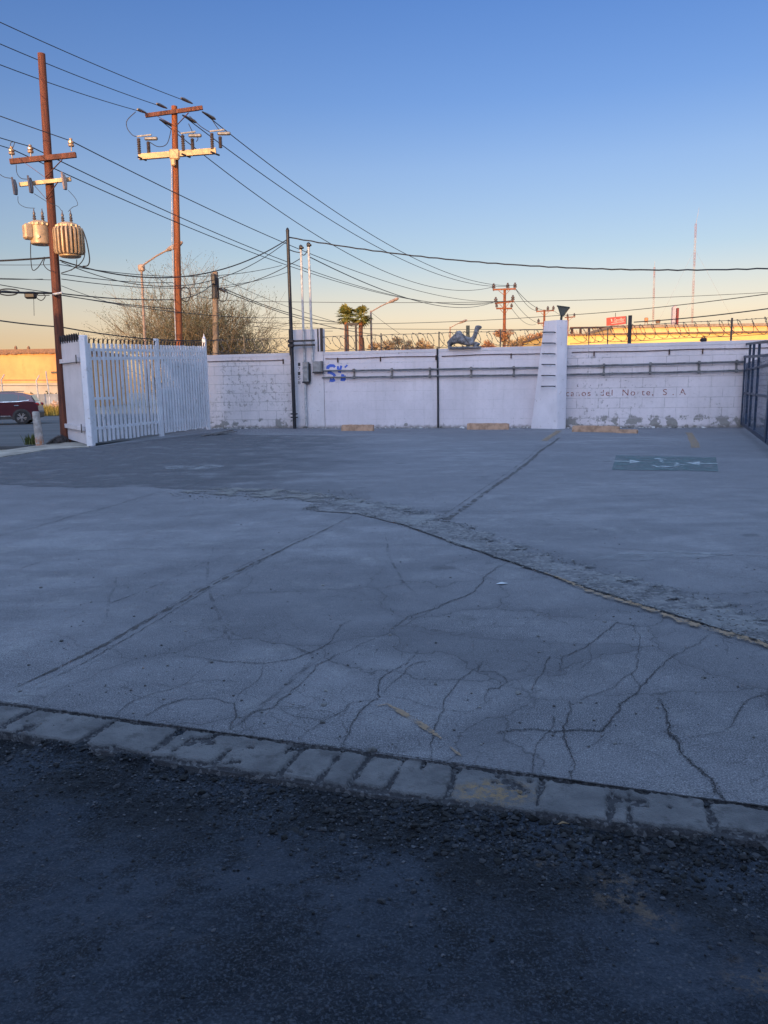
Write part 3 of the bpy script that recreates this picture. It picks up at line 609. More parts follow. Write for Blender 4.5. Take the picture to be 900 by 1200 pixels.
# graffiti, built as brush strokes lying on the wall face
gr = WX()
def stroke(mb, pts, w_, off=.004):
    P = [Vector((x, 0, z)) for x, z in pts]; n = len(P); vs = []; fs = []
    for i, p in enumerate(P):
        t_ = (P[min(i+1, n-1)]-P[max(i-1, 0)]).normalized(); q_ = Vector((-t_.z, 0, t_.x)); k = w_*random.uniform(.8, 1.2)
        vs += [p+q_*k/2+Vector((0, -off, 0)), p-q_*k/2+Vector((0, -off, 0))]
    for i in range(n-1): fs.append((2*i, 2*i+1, 2*i+3, 2*i+2))
    mb.add(vs, fs)
def gp(x, y): return wl(335+x/10, 410+y/10)
for k, (pts, w_) in enumerate(((((575, 205), (560, 185), (520, 185), (492, 200), (492, 225)), .13), (((488, 262), (520, 265), (560, 285), (575, 310)), .13), (((572, 345), (545, 360), (515, 350)), .14), (((610, 190), (612, 230)), .10), (((650, 185), (640, 225), (628, 270)), .11), (((625, 220), (622, 265)), .09),
    (((700, 185), (712, 200)), .14), (((668, 285), (660, 330), (655, 365)), .14), (((690, 300), (686, 345), (672, 362)), .11))): stroke(gr, [gp(*p) for p in pts], w_, .004+.0006*k)
gr.build('blue_scrawl', m_alpha('spray_blue', (.05, .11, .50), .24, .42, 9, (.10, .18, .62), .85), wallM, flat=True)
# lettering helper: text turned into a mesh that lies on the wall
def wtext(body, px0, px1, py0, py1, m, parent, name, off=.004, sp_=1.0):
    cu = bpy.data.curves.new('t', 'FONT'); cu.body = body; cu.size = 1; cu.space_character = sp_; ob = bpy.data.objects.new('t', cu); COL.objects.link(ob)
    dg = bpy.context.evaluated_depsgraph_get(); me = bpy.data.meshes.new_from_object(ob.evaluated_get(dg)); bpy.data.objects.remove(ob)
    v = np.array([tuple(x.co) for x in me.vertices]); f = [tuple(p.vertices) for p in me.polygons]
    s0, z0 = wl(px0, py1, off); s1, z1 = wl(px1, py0, off); a, b = v.min(0), v.max(0)
    mb = WX(); mb.add([(s0+(x-a[0])/(b[0]-a[0])*(s1-s0), -off, z0+(y-a[1])/(b[1]-a[1])*(z1-z0)) for x, y, _ in v], f)
    return mb.build(name, m, parent, flat=True)
M_RED = m_alpha('faded_red_lettering', (.26, .075, .055), .36, .52, 6.5, (.33, .13, .10), .85)
wtext('canos  del  Norte,  S . A', 663, 804, 455.5, 465.5, M_RED, wallR, 'faded_lettering', .004, 1.25)
wtext('Ca l', 676, 706, 448.5, 454.5, m_alpha('ghost_lettering', (.42, .34, .33), .50, .60, 9, None, .6), wallR, 'faded_lettering', .004, 1.5)
for i, ch in enumerate('17158'):
    s_, z_ = wl(350.2, 425.5+i*5.6, .045); wtext(ch, 349.2, 351.9, 425+i*5.3, 429+i*5.3, simple('black_stencil', (.04, .04, .045), bump=0) if i == 0 else bpy.data.materials['black_stencil'], bpy.data.objects['wall_pier'], 'street_number_digit', .0445)
# buttress with rungs
sT0, sT1 = wl(637, 380, .55)[0], wl(665, 380, .55)[0]; sB0, sB1 = wl(622, 497, .55)[0], wl(663, 497, .55)[0]; zT = wl(650, 375.5, .55)[1]
sr = wl(652, 440, .75)[0]
t = thing('wall_buttress', None, 'white tapered buttress with black rungs standing out of the wall below a dark floodlight', 'buttress', M=WM_.copy())
mb = WX()
def bp(px, py, off): s_, z_ = wl(px, py, off); return (s_, -off, z_)
zt_ = zT; F = .34
A0 = (bp(622, 497, .42)[0], -.42, -.1); A1 = (wl(653, 500, .85)[0], -.85, -.1); A2 = (wl(662.5, 500, .55)[0], -.55, -.1); A3 = (wl(662.5, 500, .55)[0], .02, -.1); A4 = (A0[0], .02, -.1)
T0 = (wl(638, 377, .36)[0], -.36, zt_); T1 = (wl(652.5, 376, .72)[0], -.72, zt_); T2 = (wl(665, 376, .46)[0], -.46, zt_); T3 = (wl(665, 376, .46)[0], .02, zt_); T4 = (T0[0], .02, zt_)
mb.add([A0, A1, A2, A3, A4, T0, T1, T2, T3, T4], [(4, 3, 2, 1, 0), (5, 6, 7, 8, 9), (0, 1, 6, 5), (1, 2, 7, 6), (2, 3, 8, 7), (3, 4, 9, 8), (4, 0, 5, 9)])
mb.build('column', M_BUTT, t, flat=True)
for py in (389.5, 402.3, 414.8, 427.3, 440.2, 452.8):
    k = (py-376)/121; xl = 638.0-1.3*k*2; xr = 650.6-1.0*k
    offl = .36+.06*k; 
    a = Vector(T0).lerp(Vector(A0), k); b = Vector(T1).lerp(Vector(A1), k)
    # hit of the pixel ray with the ladder face
    nrm = (Vector(T1)-Vector(T0)).cross(Vector(A0)-Vector(T0)).normalized()
    def hit(x):
        o_ = WI @ O; d_ = WI.to_3x3() @ ray(x, py); tt = (Vector(T0)-o_).dot(nrm)/d_.dot(nrm); return o_+d_*tt
    p, q_ = hit(xl), hit(xr); out = nrm if nrm.y < 0 else -nrm
    mb = WX(); mb.tube([p-out*.02, p+out*.10, q_+out*.10, q_-out*.02], .020, 6); mb.build('rung', M_BLACK, t)
t2 = wthing('floodlight', 0, 'dark floodlight shaped like an upturned wedge standing on top of the white buttress', 'floodlight')
mb = WX(); s_, z_ = wl(657.5, 376, .5); mb.tube([(s_, -.5, zt_), (s_+.03, -.5, zt_+.30)], .045, 8); mb.build('stem', M_LAMPB, t2)
P = [wl(x, y, .5) for x, y in ((653.3, 359.2), (667.2, 361.2), (660.3, 370.5), (656.5, 369.5))]
mb = WX(); mb.prism([(x, -.62, z) for x, z in P], (0, .26, 0)); mb.build('housing', M_LAMPB, t2, ang=20)
mb = WX(); mb.prism([(P[0][0]-.02, -.64, P[0][1]), (P[1][0]+.02, -.64, P[1][1]), (P[1][0]+.02, -.64, P[1][1]+.035), (P[0][0]-.02, -.64, P[0][1]+.035)], (0, .30, 0)); mb.build('visor', M_LAMPB, t2)
# black seam pipe, rusty cable rails, conduits
mb = WX(); s_ = wl(513.5, 450)[0]; mb.tube([(s_-.02, -.05, HW+.02), (s_, -.05, 1.6), (s_, -.05, -.02)], .036, 8); wbuild(mb, 'drain_pipe', M_BLACK)
tag(bpy.data.objects['drain_pipe'], 'thin black vertical pipe running down the middle of the smooth white wall', 'pipe')
def wire_rail(s0, s1, z, marks, label):
    t = wthing('rusty_rail', s0, label, 'rail', 'rusty rods just below the wall top')
    mb = WX(); pts = [(s, -.03, z+.012*math.sin(s*1.7)) for s in np.linspace(s0, s1, 24)]; mb.tube(pts, .014, 5); mb.build('rod', M_RUST, t)
    for m_ in marks:
        mb = WX(); mb.bbox(m_-.02, m_+.02, -.05, -.003, z-.16, z+.03); mb.build('bracket', M_RUST, t)
zr = wl(450, 418.8)[1]
wire_rail(sB+.1, wl(513, 440)[0]-.1, zr, [wl(396, 420)[0], wl(446, 420)[0], wl(511, 420)[0]], 'rusty rod below the wall top between the meter box and the black vertical pipe')
wire_rail(wl(515, 440)[0]+.1, T0[0]-.05, zr, [wl(599, 420)[0]], 'rusty rod below the wall top between the black vertical pipe and the buttress')
wire_rail(sD+.15, wl(900, 420)[0]+3, zr, [wl(696, 420)[0], wl(784, 420)[0], wl(823, 420)[0]], 'rusty rod below the wall top above the faded red lettering')
wire_rail(.1, sA-.3, zr, [wl(332, 420)[0]], 'rusty rod below the wall top left of the black pole')
def conduit(px0, py0, px1, py1, gap, marks, label):
    t = wthing('conduit', wl(px0, py0)[0], label, 'pipe', 'paired pipes running along the wall')
    a = wl(px0, py0, .1); b = wl(px1, py1, .1)
    for dz in (0, -gap):
        mb = WX(); m = 14; mb.tube([(a[0]+(b[0]-a[0])*i/m, -.09, a[1]+(b[1]-a[1])*i/m+dz+.006*math.sin(i*2.1+dz)) for i in range(m+1)], .033, 10); mb.build('pipe', M_CONDUIT, t)
    for x in marks:
        s_ = wl(x, 436, .1)[0]; zz = a[1]+(b[1]-a[1])*(s_-a[0])/(b[0]-a[0])
        mb = WX(); mb.bbox(s_-.035, s_+.035, -.045, -.002, zz-gap-.07, zz+.07); mb.bbox(s_-.045, s_+.045, -.128, -.04, zz-.06, zz+.06); mb.bbox(s_-.045, s_+.045, -.128, -.04, zz-gap-.06, zz-gap+.06); mb.build('bracket', M_CONDUIT, t)
gp_ = wl(450, 433.5, .1)[1]-wl(450, 441.5, .1)[1]
conduit(377, 434.6, 631, 430.6, gp_, [414.5, 459, 503.5, 552, 602], 'pair of grey pipes running from the meter box to the buttress')
conduit(664, 429.2, 873, 423.6, gp_*1.15, [707.5, 762, 819, 863], 'pair of grey pipes running from the buttress towards the blue gate')
# meter and boxes
t = wthing('electric_meter', wl(360, 435)[0], 'tall grey electricity meter cabinet with a round glass dial beside the painted number', 'meter box')
def wb(px0, px1, py0, py1, off0, off1, b=.02):
    s0, z1 = wl(px0, py0, off0); s1, z0 = wl(px1, py1, off0); mb = WX(); mb.bbev(((s0+s1)/2, -(off0+off1)/2, (z0+z1)/2), (s1-s0, abs(off1-off0), z1-z0), b); return mb
wb(354.2, 361.4, 424, 447.5, .25, .045).build('cabinet', M_BOX, t)
wb(353.9, 361.8, 447.2, 448.6, .27, .045, .005).build('bottom_lip', M_BLACK, t)
s_, z_ = wl(356.7, 432.5, .27); WX().lathe((s_, -.25, z_), [(.10, 0), (.10, .03), (.085, .09), (.05, .12)], 16, 'Y').build('dial', simple('meter_glass', (.45, .46, .46), .15, bump=0), t)
wb(361.9, 363.2, 426, 447, .20, .045).build('side_channel', M_BLACK, t)
t = wthing('junction_box', wl(372, 430)[0], 'square grey junction box joining the upper pipe beside the meter', 'junction box')
wb(366.2, 376.2, 423.4, 436, .22, .045).build('case', M_BOX, t); wb(366.0, 377.6, 435.7, 436.9, .23, .045, .004).build('bottom_lip', M_BLACK, t); wb(374.6, 377.7, 423.0, 436, .20, .045, .01).build('hinge_side', M_CONDUIT, t)
# tall black pole and the two service masts
def lean(pxb, pyb, pxt, pyt, off):
    s0, _ = wl(pxb, pyb, off); s1, z1 = wl(pxt, pyt, off); return s0, s1, z1
s0, s1, z1 = lean(345.3, 499, 337.0, 271.5, .30)
t = wthing('service_pole', s0, 'tall black steel pole standing against the wall left of the meter', 'pole')
mb = WX(); mb.tube([(s0, -.30, -.02), (s0+(s1-s0)*.5, -.30, z1*.5), (s1, -.30, z1)], [.075, .072, .065], 14); mb.lathe((s1, -.30, z1), [(.065, 0), (.075, .03), (.05, .12), (.01, .16)], 12); mb.build('shaft', M_BLACK, t)
for z, nm in ((wl(340, 400, .3)[1], 1), (wl(340, 405.2, .3)[1], 1)):
    sx_ = s0+(s1-s0)*z/z1; mb = WX(); mb.bar((sx_-.14, -.36, z), (wl(369.5, 400, .3)[0], -.36, z), .05, .075); mb.bbev((sx_, -.38, z), (.24, .10, .13), .02); mb.build('clamp_bar', M_BLACK, t)
for y_ in (485, 489): 
    z = wl(345, y_, .3)[1]; sx_ = s0+(s1-s0)*z/z1; mb = WX(); mb.bar((sx_-.13, -.33, z), (sx_+.15, -.33, z), .12, .05); mb.build('clamp', M_BLACK, t)
for (pb, yb, pt, yt, lab, rr) in ((359.0, 499, 352.6, 291.5, 'pale service pipe rising from the meter, the one nearer the black pole', .045), (366.2, 424, 361.6, 288.5, 'pale service pipe rising from the junction box, the one farther from the black pole', .048)):
    s0_, s1_, z1_ = lean(pb, yb, pt, yt, .14); zb = wl(pb, yb, .14)[1]; zb = 0 if zb < .1 else zb
    t = wthing('service_pipe', s0_, lab, 'pipe', 'two pale service pipes')
    zmid = wl(357, 424, .14)[1] if zb == 0 else zb
    mb = WX(); f = lambda z: s0_+(s1_-s0_)*(z/z1_ if zb == 0 else (z-zb)/(z1_-zb))
    mb.tube([(f(zmid), -.14, zmid), (f((zmid+z1_)/2), -.14, (zmid+z1_)/2), (f(z1_), -.14, z1_)], rr, 10); mb.build('riser', M_PIPE, t)
    if zb == 0: WX().tube([(f(0), -.10, 0), (f(zmid-.7), -.10, zmid-.75)], .028, 8).build('earth_pipe', M_CONDUIT, t)
    mb = WX(); mb.lathe((f(z1_), -.14, z1_), [(rr*1.3, -.03), (rr*1.8, .04), (rr*1.5, .12), (.01, .16)], 10); mb.bbev((f(z1_)+.05, -.19, z1_+.03), (.16, .14, .08), .02); mb.build('weatherhead', M_BLACK, t)
    if zb == 0:
        for y_ in (475, 488.3):
            z = wl(358, y_, .14)[1]; mb = WX(); mb.bbox(f(z)-.14, f(z)+.14, -.145, -.042, z-.025, z+.025); mb.build('strap', M_BLACK, t)
# razor wire on the wall
def razor(s0, s1, label, posts, zt=HW, hh=.62, rise=0):
    t = wthing('razor_wire', s0, label, 'razor wire', 'razor wire along the wall top'); mb = WX(); n = max(6, int((s1-s0)/.36)); pts = []; r0 = hh/2
    tot = n*14; ph = random.uniform(0, 6)
    for i in range(tot+1):
        a = 2*PI*i/14; k = i/tot; jj = .5+.5*mnoise.noise(Vector((k*n*.6, s0, 0)))
        s_ = s0+(s1-s0)*k+.20*(.7+.5*jj)*math.cos(a+.6)+.07*math.sin(a*.23); r_ = r0*(.86+.22*mnoise.noise(Vector((a*.11, 3, s0))))
        pts.append((s_, .09+r_*math.cos(a)*.8, zt+.03+r0+r_*math.sin(a)+rise*k))
    mb.tube(pts, .009, 4, cap=False)
    for i in range(0, tot, 2):          # little blades
        p = Vector(pts[i]); mb.add([p+Vector((-.03, 0, -.012)), p+Vector((.03, 0, -.012)), p+Vector((.0, 0, .035))], [(0, 1, 2)])
    mb.build('coil', M_RAZOR, t, flat=True)
    mb = WX()
    for zz in (.05, hh*.98): mb.tube([(s0+(s1-s0)*i/12, .09, zt+zz+rise*i/12+.015*math.sin(i*1.9)) for i in range(13)], .010, 4)
    for i in range(int((s1-s0)/.30)):
        s_ = s0+.3*i+.1; mb.box((s_, .09, zt+hh*.98+rise*(s_-s0)/(s1-s0)), (.05, .012, .03))
    mb.build('strand', M_RAZOR, t, flat=True)
    for s_, h_, w_ in posts: mb = WX(); mb.bbox(s_-w_, s_+w_, .07, .07+2*w_, zt-.1, zt+h_); mb.build('post', M_BLACK if w_ > .04 else M_RAZOR, t)
X_ = lambda x: wl(x, 400)[0]
razor(.05, sA-.03, 'razor wire coils on the wall in front of the dry bushes', [(X_(285), .75, .022)])
razor(sB+.05, T0[0]-.03, 'razor wire coils on the wall between the plastered wall section and the buttress', [(X_(446), .68, .02), (X_(514), .66, .02), (X_(586), .66, .02)])
razor(T2[0]+.1, X_(900)+5, 'razor wire coils on the wall in front of the sunlit yellow warehouse', [(X_(737.7), 1.02, .065), (X_(857), .80, .03), (X_(690), .6, .02), (X_(712), .6, .02)], rise=.25)
mb = WX(); s_ = X_(824.5); mb.bbev((s_, .02, HW+.06), (.22, .14, .13), .03); mb.tube([(s_-.12, .02, HW+.03), (s_-.02, .02, HW+.2), (s_+.1, .02, HW+.04)], .02, 5); o = wbuild(mb, 'wall_clamp', M_BLACK); tag(o, 'small dark metal lump sitting on the wall top near the blue gate', 'metal lump')
# ================================================================== camel statue
def skin(name, joints, edges, m, M, parent=None, sub=2):
    me = bpy.data.meshes.new(name); me.from_pydata([j[:3] for j in joints], edges, []); o = bpy.data.objects.new(name, me); COL.objects.link(o)
    o.modifiers.new('s', 'SKIN'); o.modifiers.new('d', 'SUBSURF').levels = sub
    for i, j in enumerate(joints):
        r_ = j[3]; me.skin_vertices[0].data[i].radius = (r_, r_ if len(j) < 5 else j[4])
    me.skin_vertices[0].data[0].use_root = True
    dg = bpy.context.evaluated_depsgraph_get(); dg.update(); nm = bpy.data.meshes.new_from_object(o.evaluated_get(dg)); bpy.data.objects.remove(o)
    nm.name = name; nm.materials.clear(); nm.materials.append(m); nm.shade_smooth()
    ob = bpy.data.objects.new(name, nm); COL.objects.link(ob)
    if parent: ob.parent = parent
    else: ob.matrix_world = M
    WM[ob] = M; return ob
t = NT('weathered_plaster'); oc = t.objc(); M_CAMEL = t.done(t.mix(t.rng(t.noise(6, 7, oc, rough=.65), .35, .65), (.085, .08, .085), (.24, .235, .25)), .85, t.bump(t.noise(14, 6, oc), .6, .03))
cs, cz = wl(545, 409, -.05); CW = WM_ @ Matrix.Translation((cs, .1, HW+.02))
k = .0335                               # metres per photo pixel at the wall
def cj(px, py, y, r_, r2=None): return ((px-545)*k, y, (409.5-py)*k, r_) if r2 is None else ((px-545)*k, y, (409.5-py)*k, r_, r2)
J = [cj(540, 398.5, 0, 0.188, 0.204), cj(534, 398, 0, 0.213, 0.216), cj(529.5, 400.5, 0, 0.200, 0.216), cj(545, 402, 0, 0.163, 0.180), cj(550, 403, 0, 0.150, 0.168),                       # 0-4 trunk
     cj(537.5, 393.0, 0, 0.163, 0.120), cj(539.0, 389.8, 0, .085, .07),                                                                                                    # 5,6 hump
     cj(553.5, 401, 0, .11), cj(556.2, 397, 0, .095), cj(557.4, 392, 0, .085), cj(558.8, 387.5, 0, .095), cj(562.0, 386.6, 0, .070), cj(564.3, 387.6, 0, .050),               # 7-12 neck, head, muzzle
     cj(527, 404.5, -.15, .09), cj(526.5, 408.6, -.17, .06), cj(531, 409.2, -.17, .04), cj(527, 404.5, .15, .09), cj(526.5, 408.6, .17, .06), cj(531, 409.2, .17, .04),  # hind legs
     cj(553.5, 405, -.13, .085), cj(561, 405.5, -.15, .085), cj(556, 408.6, -.16, .05), cj(553.5, 405, .13, .085), cj(561, 405.5, .15, .085), cj(556, 408.6, .16, .05),  # folded forelegs
     cj(557.6, 384.9, -.035, .02), cj(557.6, 384.9, .035, .02), cj(525.6, 402, 0, .03), cj(525.2, 406, 0, .02)]
E = [(0, 1), (1, 2), (0, 3), (3, 4), (0, 5), (5, 6), (4, 7), (7, 8), (8, 9), (9, 10), (10, 11), (11, 12), (2, 13), (13, 14), (14, 15), (2, 16), (16, 17), (17, 18), (4, 19), (19, 20), (20, 21), (4, 22), (22, 23), (23, 24), (10, 25), (10, 26), (2, 27), (27, 28)]
t = thing('camel_statue', None, 'grey plaster statue of a kneeling camel resting on top of the wall', 'statue', M=CW)
skin('camel_body', J, E, M_CAMEL, CW, t)
mb = MB(CW); 
for i in range(1): mb.box(((537-545)*k, 0, .0), (.75, .5, .07)); 
mb.box(((556-545)*k, 0, .0), (.50, .5, .07)); mb.build('plinth', M_CAMEL, t)
mb = WX(); s_, z1_ = wl(548.3, 381.5, -1.5); mb.tube([(s_, 1.5, 0), (s_, 1.5, z1_)], .075, 12); o = wbuild(mb, 'steel_post', simple('weathered_post', (.20, .17, .10), .7)); tag(o, 'short brown steel post rising behind the camel statue', 'post')
# ================================================================== parking stops and debris
def stop(pa, pb, h, dpt, label, m=None, name='parking_stop', jag_=.012):
    a, b = G(*pa), G(*pb); u = (b-a).normalized(); v = Vector((-u.y, u.x, 0)); n = 14; vs = []; fs = []; L_ = (b-a).length
    for i in range(n+1):
        c = a+u*L_*i/n
        for (y, z) in ((0, 0), (.01, h*.55), (dpt*.22, h), (dpt*.78, h), (dpt-.01, h*.55), (dpt, 0)):
            e = 1 if 0 < i < n else .93; vs.append(c+v*y+Vector((0, 0, z*e))+Vector((random.uniform(-1, 1), random.uniform(-1, 1), random.uniform(-1, .4)))*jag_*(1 if z > 0 else 0))
    for i in range(n):
        for k_ in range(6): fs.append((i*6+k_, i*6+(k_+1) % 6, (i+1)*6+(k_+1) % 6, (i+1)*6+k_))
    fs += [tuple(range(5, -1, -1)), tuple(range(n*6, n*6+6))]
    mb = MB(); mb.add(vs, fs); return tag(mb.build(name, m or M_TAN, ang=30), label, 'parking stop', 'parking stops at the foot of the wall')
stop((400, 505), (437, 505), .24, .2, 'short tan concrete parking stop below the blue scrawl')
stop((547, 503.5), (596, 503.5), .24, .2, 'tan concrete parking stop left of the buttress')
stop((670, 506), (725, 507), .22, .2, 'long tan parking stop right of the buttress with a broken end')
stop((722, 507.5), (746, 508), .13, .15, 'broken short end piece of the parking stop right of the buttress')
for i, (a, b, hh, lab) in enumerate((((238, 511.5), (272, 505.5), .05, 'long grey plank lying on the ground by the gate end post'), ((250, 510.5), (276, 508), .04, 'short grey plank lying beside the longer one by the gate'))):
    p, q_ = G(*a), G(*b); mb = MB(); mb.bar(p+Vector((0, 0, .03)), q_+Vector((0, 0, .05+.03*i)), .16, .035); tag(mb.build('loose_plank', simple('grey_plank', (.15, .14, .14), .9, var=.4) if i == 0 else bpy.data.materials['grey_plank']), lab, 'plank', 'planks lying by the gate')
# rubble at the wall foot
Q = []
for _ in range(1500):
    s_ = random.choice([random.uniform(0, 2.5), random.uniform(4.2, 20), random.uniform(sC-.6, 20)]); p = W(s_, 0, abs(random.gauss(0, .16))); Q.append((p.x, p.y, .006))
Q = np.array(Q); pebbles('gravel', Q, rng.gamma(2, .013, len(Q))+.006, m_peb('rubble_grey', (.12, .11, .10), (.55, .53, .52)), 'pale crumbled mortar and grit gathered along the foot of the wall')
# ================================================================== white gate
GA = G(107, 523); GB = G(244.5, 503.5); GU = (GB-GA).normalized(); GL = (GB-GA).length; GN = Vector((-GU.y, GU.x, 0))
GM = Matrix.Translation(GA) @ Matrix(((GU.x, GN.x, 0, 0), (GU.y, GN.y, 0, 0), (0, 0, 1, 0), (0, 0, 0, 1))); GI = GM.inverted()
def gl(px, py, off=0.0):
    d = GI.to_3x3() @ ray(px, py); o = GI @ O; tt = (-off-o.y)/d.y; p = o+d*tt; return p.x, p.z
t = thing('picket_gate', None, 'tall white metal picket gate with black hooked spikes at the left corner of the lot', 'gate', M=GM.copy())
hz0 = gl(105, 409)[1]; hz1 = gl(240, 410)[1]
H0 = 3.22; H1 = gl(240, 401)[1]
hh = lambda s: H0+(H1-H0)*s/GL
mid = gl(188, 470)[0]
mb = MB(GM); mb.bbev((0, 0, H0/2+.03), (.19, .19, H0+.06), .015); mb.build('gate_post', M_PICK, t)
mb = MB(GM); mb.bbev((GL, 0, H1/2+.06), (.14, .14, H1+.12), .015); mb.lathe((GL, 0, H1+.12), [(.06, 0), (.075, .03), (.03, .10), (.005, .22)], 10); mb.build('gate_post', M_PICK, t)
mb = MB(GM); mb.bbev((mid-.02, .02, hh(mid)/2+.0), (.26, .10, hh(mid)+.10), .015); mb.bbox(mid-.03, mid-.015, -.036, -.03, .1, hh(mid)); mb.build('meeting_stile', M_PICK, t)
for (a, b, nm) in ((.10, mid-.16, 1), (mid+.12, GL-.07, 2)):
    n = int((b-a)/(.262 if nm == 1 else .235)); mb = MB(GM); mt = MB(GM)
    for i in range(n):
        s_ = a+(b-a)*(i+.5)/n; h = hh(s_)-.33+random.uniform(-.01, .01); tilt = random.uniform(-.006, .006); z0 = .10+random.uniform(-.015, .02)
        wd = .125 if nm == 1 else .148
        mb.box((s_+tilt, -.035, (h+z0)/2+.08), (wd, .032, h-z0+.16))
        top = h+.16
        for dx in (-.02, .03): mt.tube([(s_, -.03, top-.02), (s_+dx, -.05, top+.12), (s_+dx*3.4, -.09, top+.17+random.uniform(-.02, .02))], [.022, .016, .005], 5)
    mb.build('pickets', M_PICK, t, flat=True); mt.build('spikes', M_BLACK, t)
    for f_ in (.085, .175, .885, .955):
        pass
    for z_ in (.52, None, -1):
        mb = MB(GM); za = z_ if z_ and z_ > 0 else (hh(a)-.62 if z_ is None else hh(a)-.36); zb = z_ if z_ and z_ > 0 else (hh(b)-.62 if z_ is None else hh(b)-.36)
        mb.bar((a-.05, 0, za), (b+.05, 0, zb), .045, .085 if z_ else .10); mb.build('rail', M_PICK, t)
# low middle rail at the left end and the sheet behind the far leaf
mb = MB(GM); mb.bar((.1, .005, 1.42), (1.6, .005, 1.42), .05, .08); mb.build('rail', M_PICK, t)
mb = MB(GM); a, b = mid+.15, GL-.1
mb.add([(a, .05, .25), (b, .05, .25), (b, .05, hh(b)-.75), (a+1.6, .05, hh(a)-.8), (a+.2, .05, hh(a)-.8)] , [(0, 1, 2, 3, 4)]) if False else None
pl = [(a, .25), (b, .25), (b, hh(b)-.72), (a+.2, hh(a)-.72), (a+1.5, 1.75), (a+.1, 1.72)]
mb.prism([(x, .05, z) for x, z in pl], (0, .012, 0)); mb.build('backing_sheet', M_PANEL, t, flat=True)
# solid panel leaf on the left
PA = G(77, 517.5); PB = G(101.5, 522.5); PU = (PB-PA).normalized(); PN = Vector((-PU.y, PU.x, 0)); PL_ = (PB-PA).length
PM = Matrix.Translation(PA) @ Matrix(((PU.x, PN.x, 0, 0), (PU.y, PN.y, 0, 0), (0, 0, 1, 0), (0, 0, 0, 1)))
t = thing('panel_gate', None, 'solid white sheet metal gate leaf with black spikes beside the leaning brown pole', 'gate', M=PM)
hp0 = col_h(PA, 401.5); hp1 = col_h(PB, 398)
mb = MB(PM); mb.prism([(0, 0, .12), (PL_, 0, .05), (PL_, 0, hp1), (0, 0, hp0)], (0, .03, 0)); mb.build('sheet', M_PANEL, t, flat=True)
for z0, z1 in ((hp0-.62, hp1-.58), (.55, .52)):
    mb = MB(PM); mb.bar((-.08, -.05, z0), (PL_+.02, -.05, z1), .07, .13); mb.bbox(PL_-.10, PL_-.03, -.10, -.02, z1-.16, z1+.16) if False else None; mb.build('rail', M_PANEL, t)
    MB(PM).bbox(PL_-.12, PL_-.05, -.10, -.085, z1-.12, z1+.14).build('bolt', M_BLACK, t)
mb = MB(PM)
for i in range(9):
    x = PL_*(i+.5)/9; z = hp0+(hp1-hp0)*(i+.5)/9
    for dx in (-.10, .12): mb.tube([(x, 0, z-.05), (x+dx*.4, -.02, z+.14), (x+dx, -.05, z+.19)], [.035, .028, .008], 5)
    mb.tube([(x, 0, z-.05), (x+.02, .05, z+.22)], [.035, .01], 5)
mb.build('spikes', M_BLACK, t)
# bollard and the ribbed strip by the pole foot, weeds
bb = G(47, 522.5); t = thing('bollard', bb, 'pale concrete bollard with a cut top and rust stained foot beside the street', 'bollard')
mb = MB(); mb.lathe(bb, [(.125, -.05), (.118, .3), (.112, .7), (.108, 1.0), (.10, 1.04), (.07, 1.055)], 18)
tb = NT('bollard_concrete'); zz = tb.xyz(tb.pos)[2]; cc = tb.mix(tb.rng(tb.noise(8, 6), .35, .7), (.28, .25, .23), (.46, .42, .39)); cc = tb.mix(tb.math('MULTIPLY', tb.rng(zz, .10, .42, 1, 0), tb.rng(tb.noise(9, 4), .35, .6)), cc, (.40, .17, .09))
for v in mb.v: v.x += -(v.z)*.045
mb.build('shaft', tb.done(cc, .9, tb.bump(tb.noise(30, 4), .5, .01)), t)
mb = MB(); c0 = G(64, 520.5); c1 = G(97, 514.5)
for i in range(26):
    p = c0.lerp(c1, i/25)+Vector((0, random.uniform(-.08, .08), 0)); h_ = .13+.07*math.sin(i*.35)
    mb.tube([p+Vector((-.12, -.28, .02)), p+Vector((-.06, -.20, h_*.8)), p+Vector((0, 0, h_+.04)), p+Vector((.06, .2, h_*.8)), p+Vector((.1, .28, .02))], .032, 6)
mb.tube([c0+Vector((0, 0, .08)), c0.lerp(c1, .5)+Vector((0, 0, .1)), c1+Vector((0, 0, .08))], .10, 8)
tag(mb.build('ribbed_hose', simple('hose_rubber', (.10, .085, .08), .8, var=.4)), 'dark ribbed hose lying in a heap around the foot of the leaning brown pole', 'hose')
def leaves(mb, c, n, R_, lo, hi, squash=(1, 1, 1), shell=.3):
    for _ in range(n):
        while True:
            v = Vector((random.uniform(-1, 1), random.uniform(-1, 1), random.uniform(-1, 1)))
            if v.length < 1 and v.length > shell*random.random(): break
        p = Vector(c)+Vector((v.x*R_*squash[0], v.y*R_*squash[1], v.z*R_*squash[2])); s_ = random.uniform(lo, hi)
        a = Vector((random.gauss(0, 1), random.gauss(0, 1), random.gauss(0, 1))).normalized(); b = a.orthogonal().normalized()
        mb.add([p-a*s_, p+b*s_*.35, p+a*s_, p-b*s_*.35], [(0, 1, 2, 3)])
def weed(c, n, h, m, label, spread=.3, cat='weeds'):
    mb = MB()
    for _ in range(n):
        p = Vector(c)+Vector((random.gauss(0, spread), random.gauss(0, spread*.5), 0)); a = random.uniform(0, 6.3); hh_ = h*random.uniform(.4, 1.1); l = random.uniform(.1, .5)*hh_
        q_ = p+Vector((math.cos(a)*l*.5, math.sin(a)*l*.5, hh_*.6)); r_ = p+Vector((math.cos(a)*l, math.sin(a)*l, hh_)); u = Vector((-math.sin(a), math.cos(a), 0))*.012*(1+h)
        mb.add([p-u, p+u, q_+u, q_-u, r_], [(0, 1, 2, 3), (3, 2, 4)])
    return tag(mb.build('weeds', m, flat=True), label, cat)
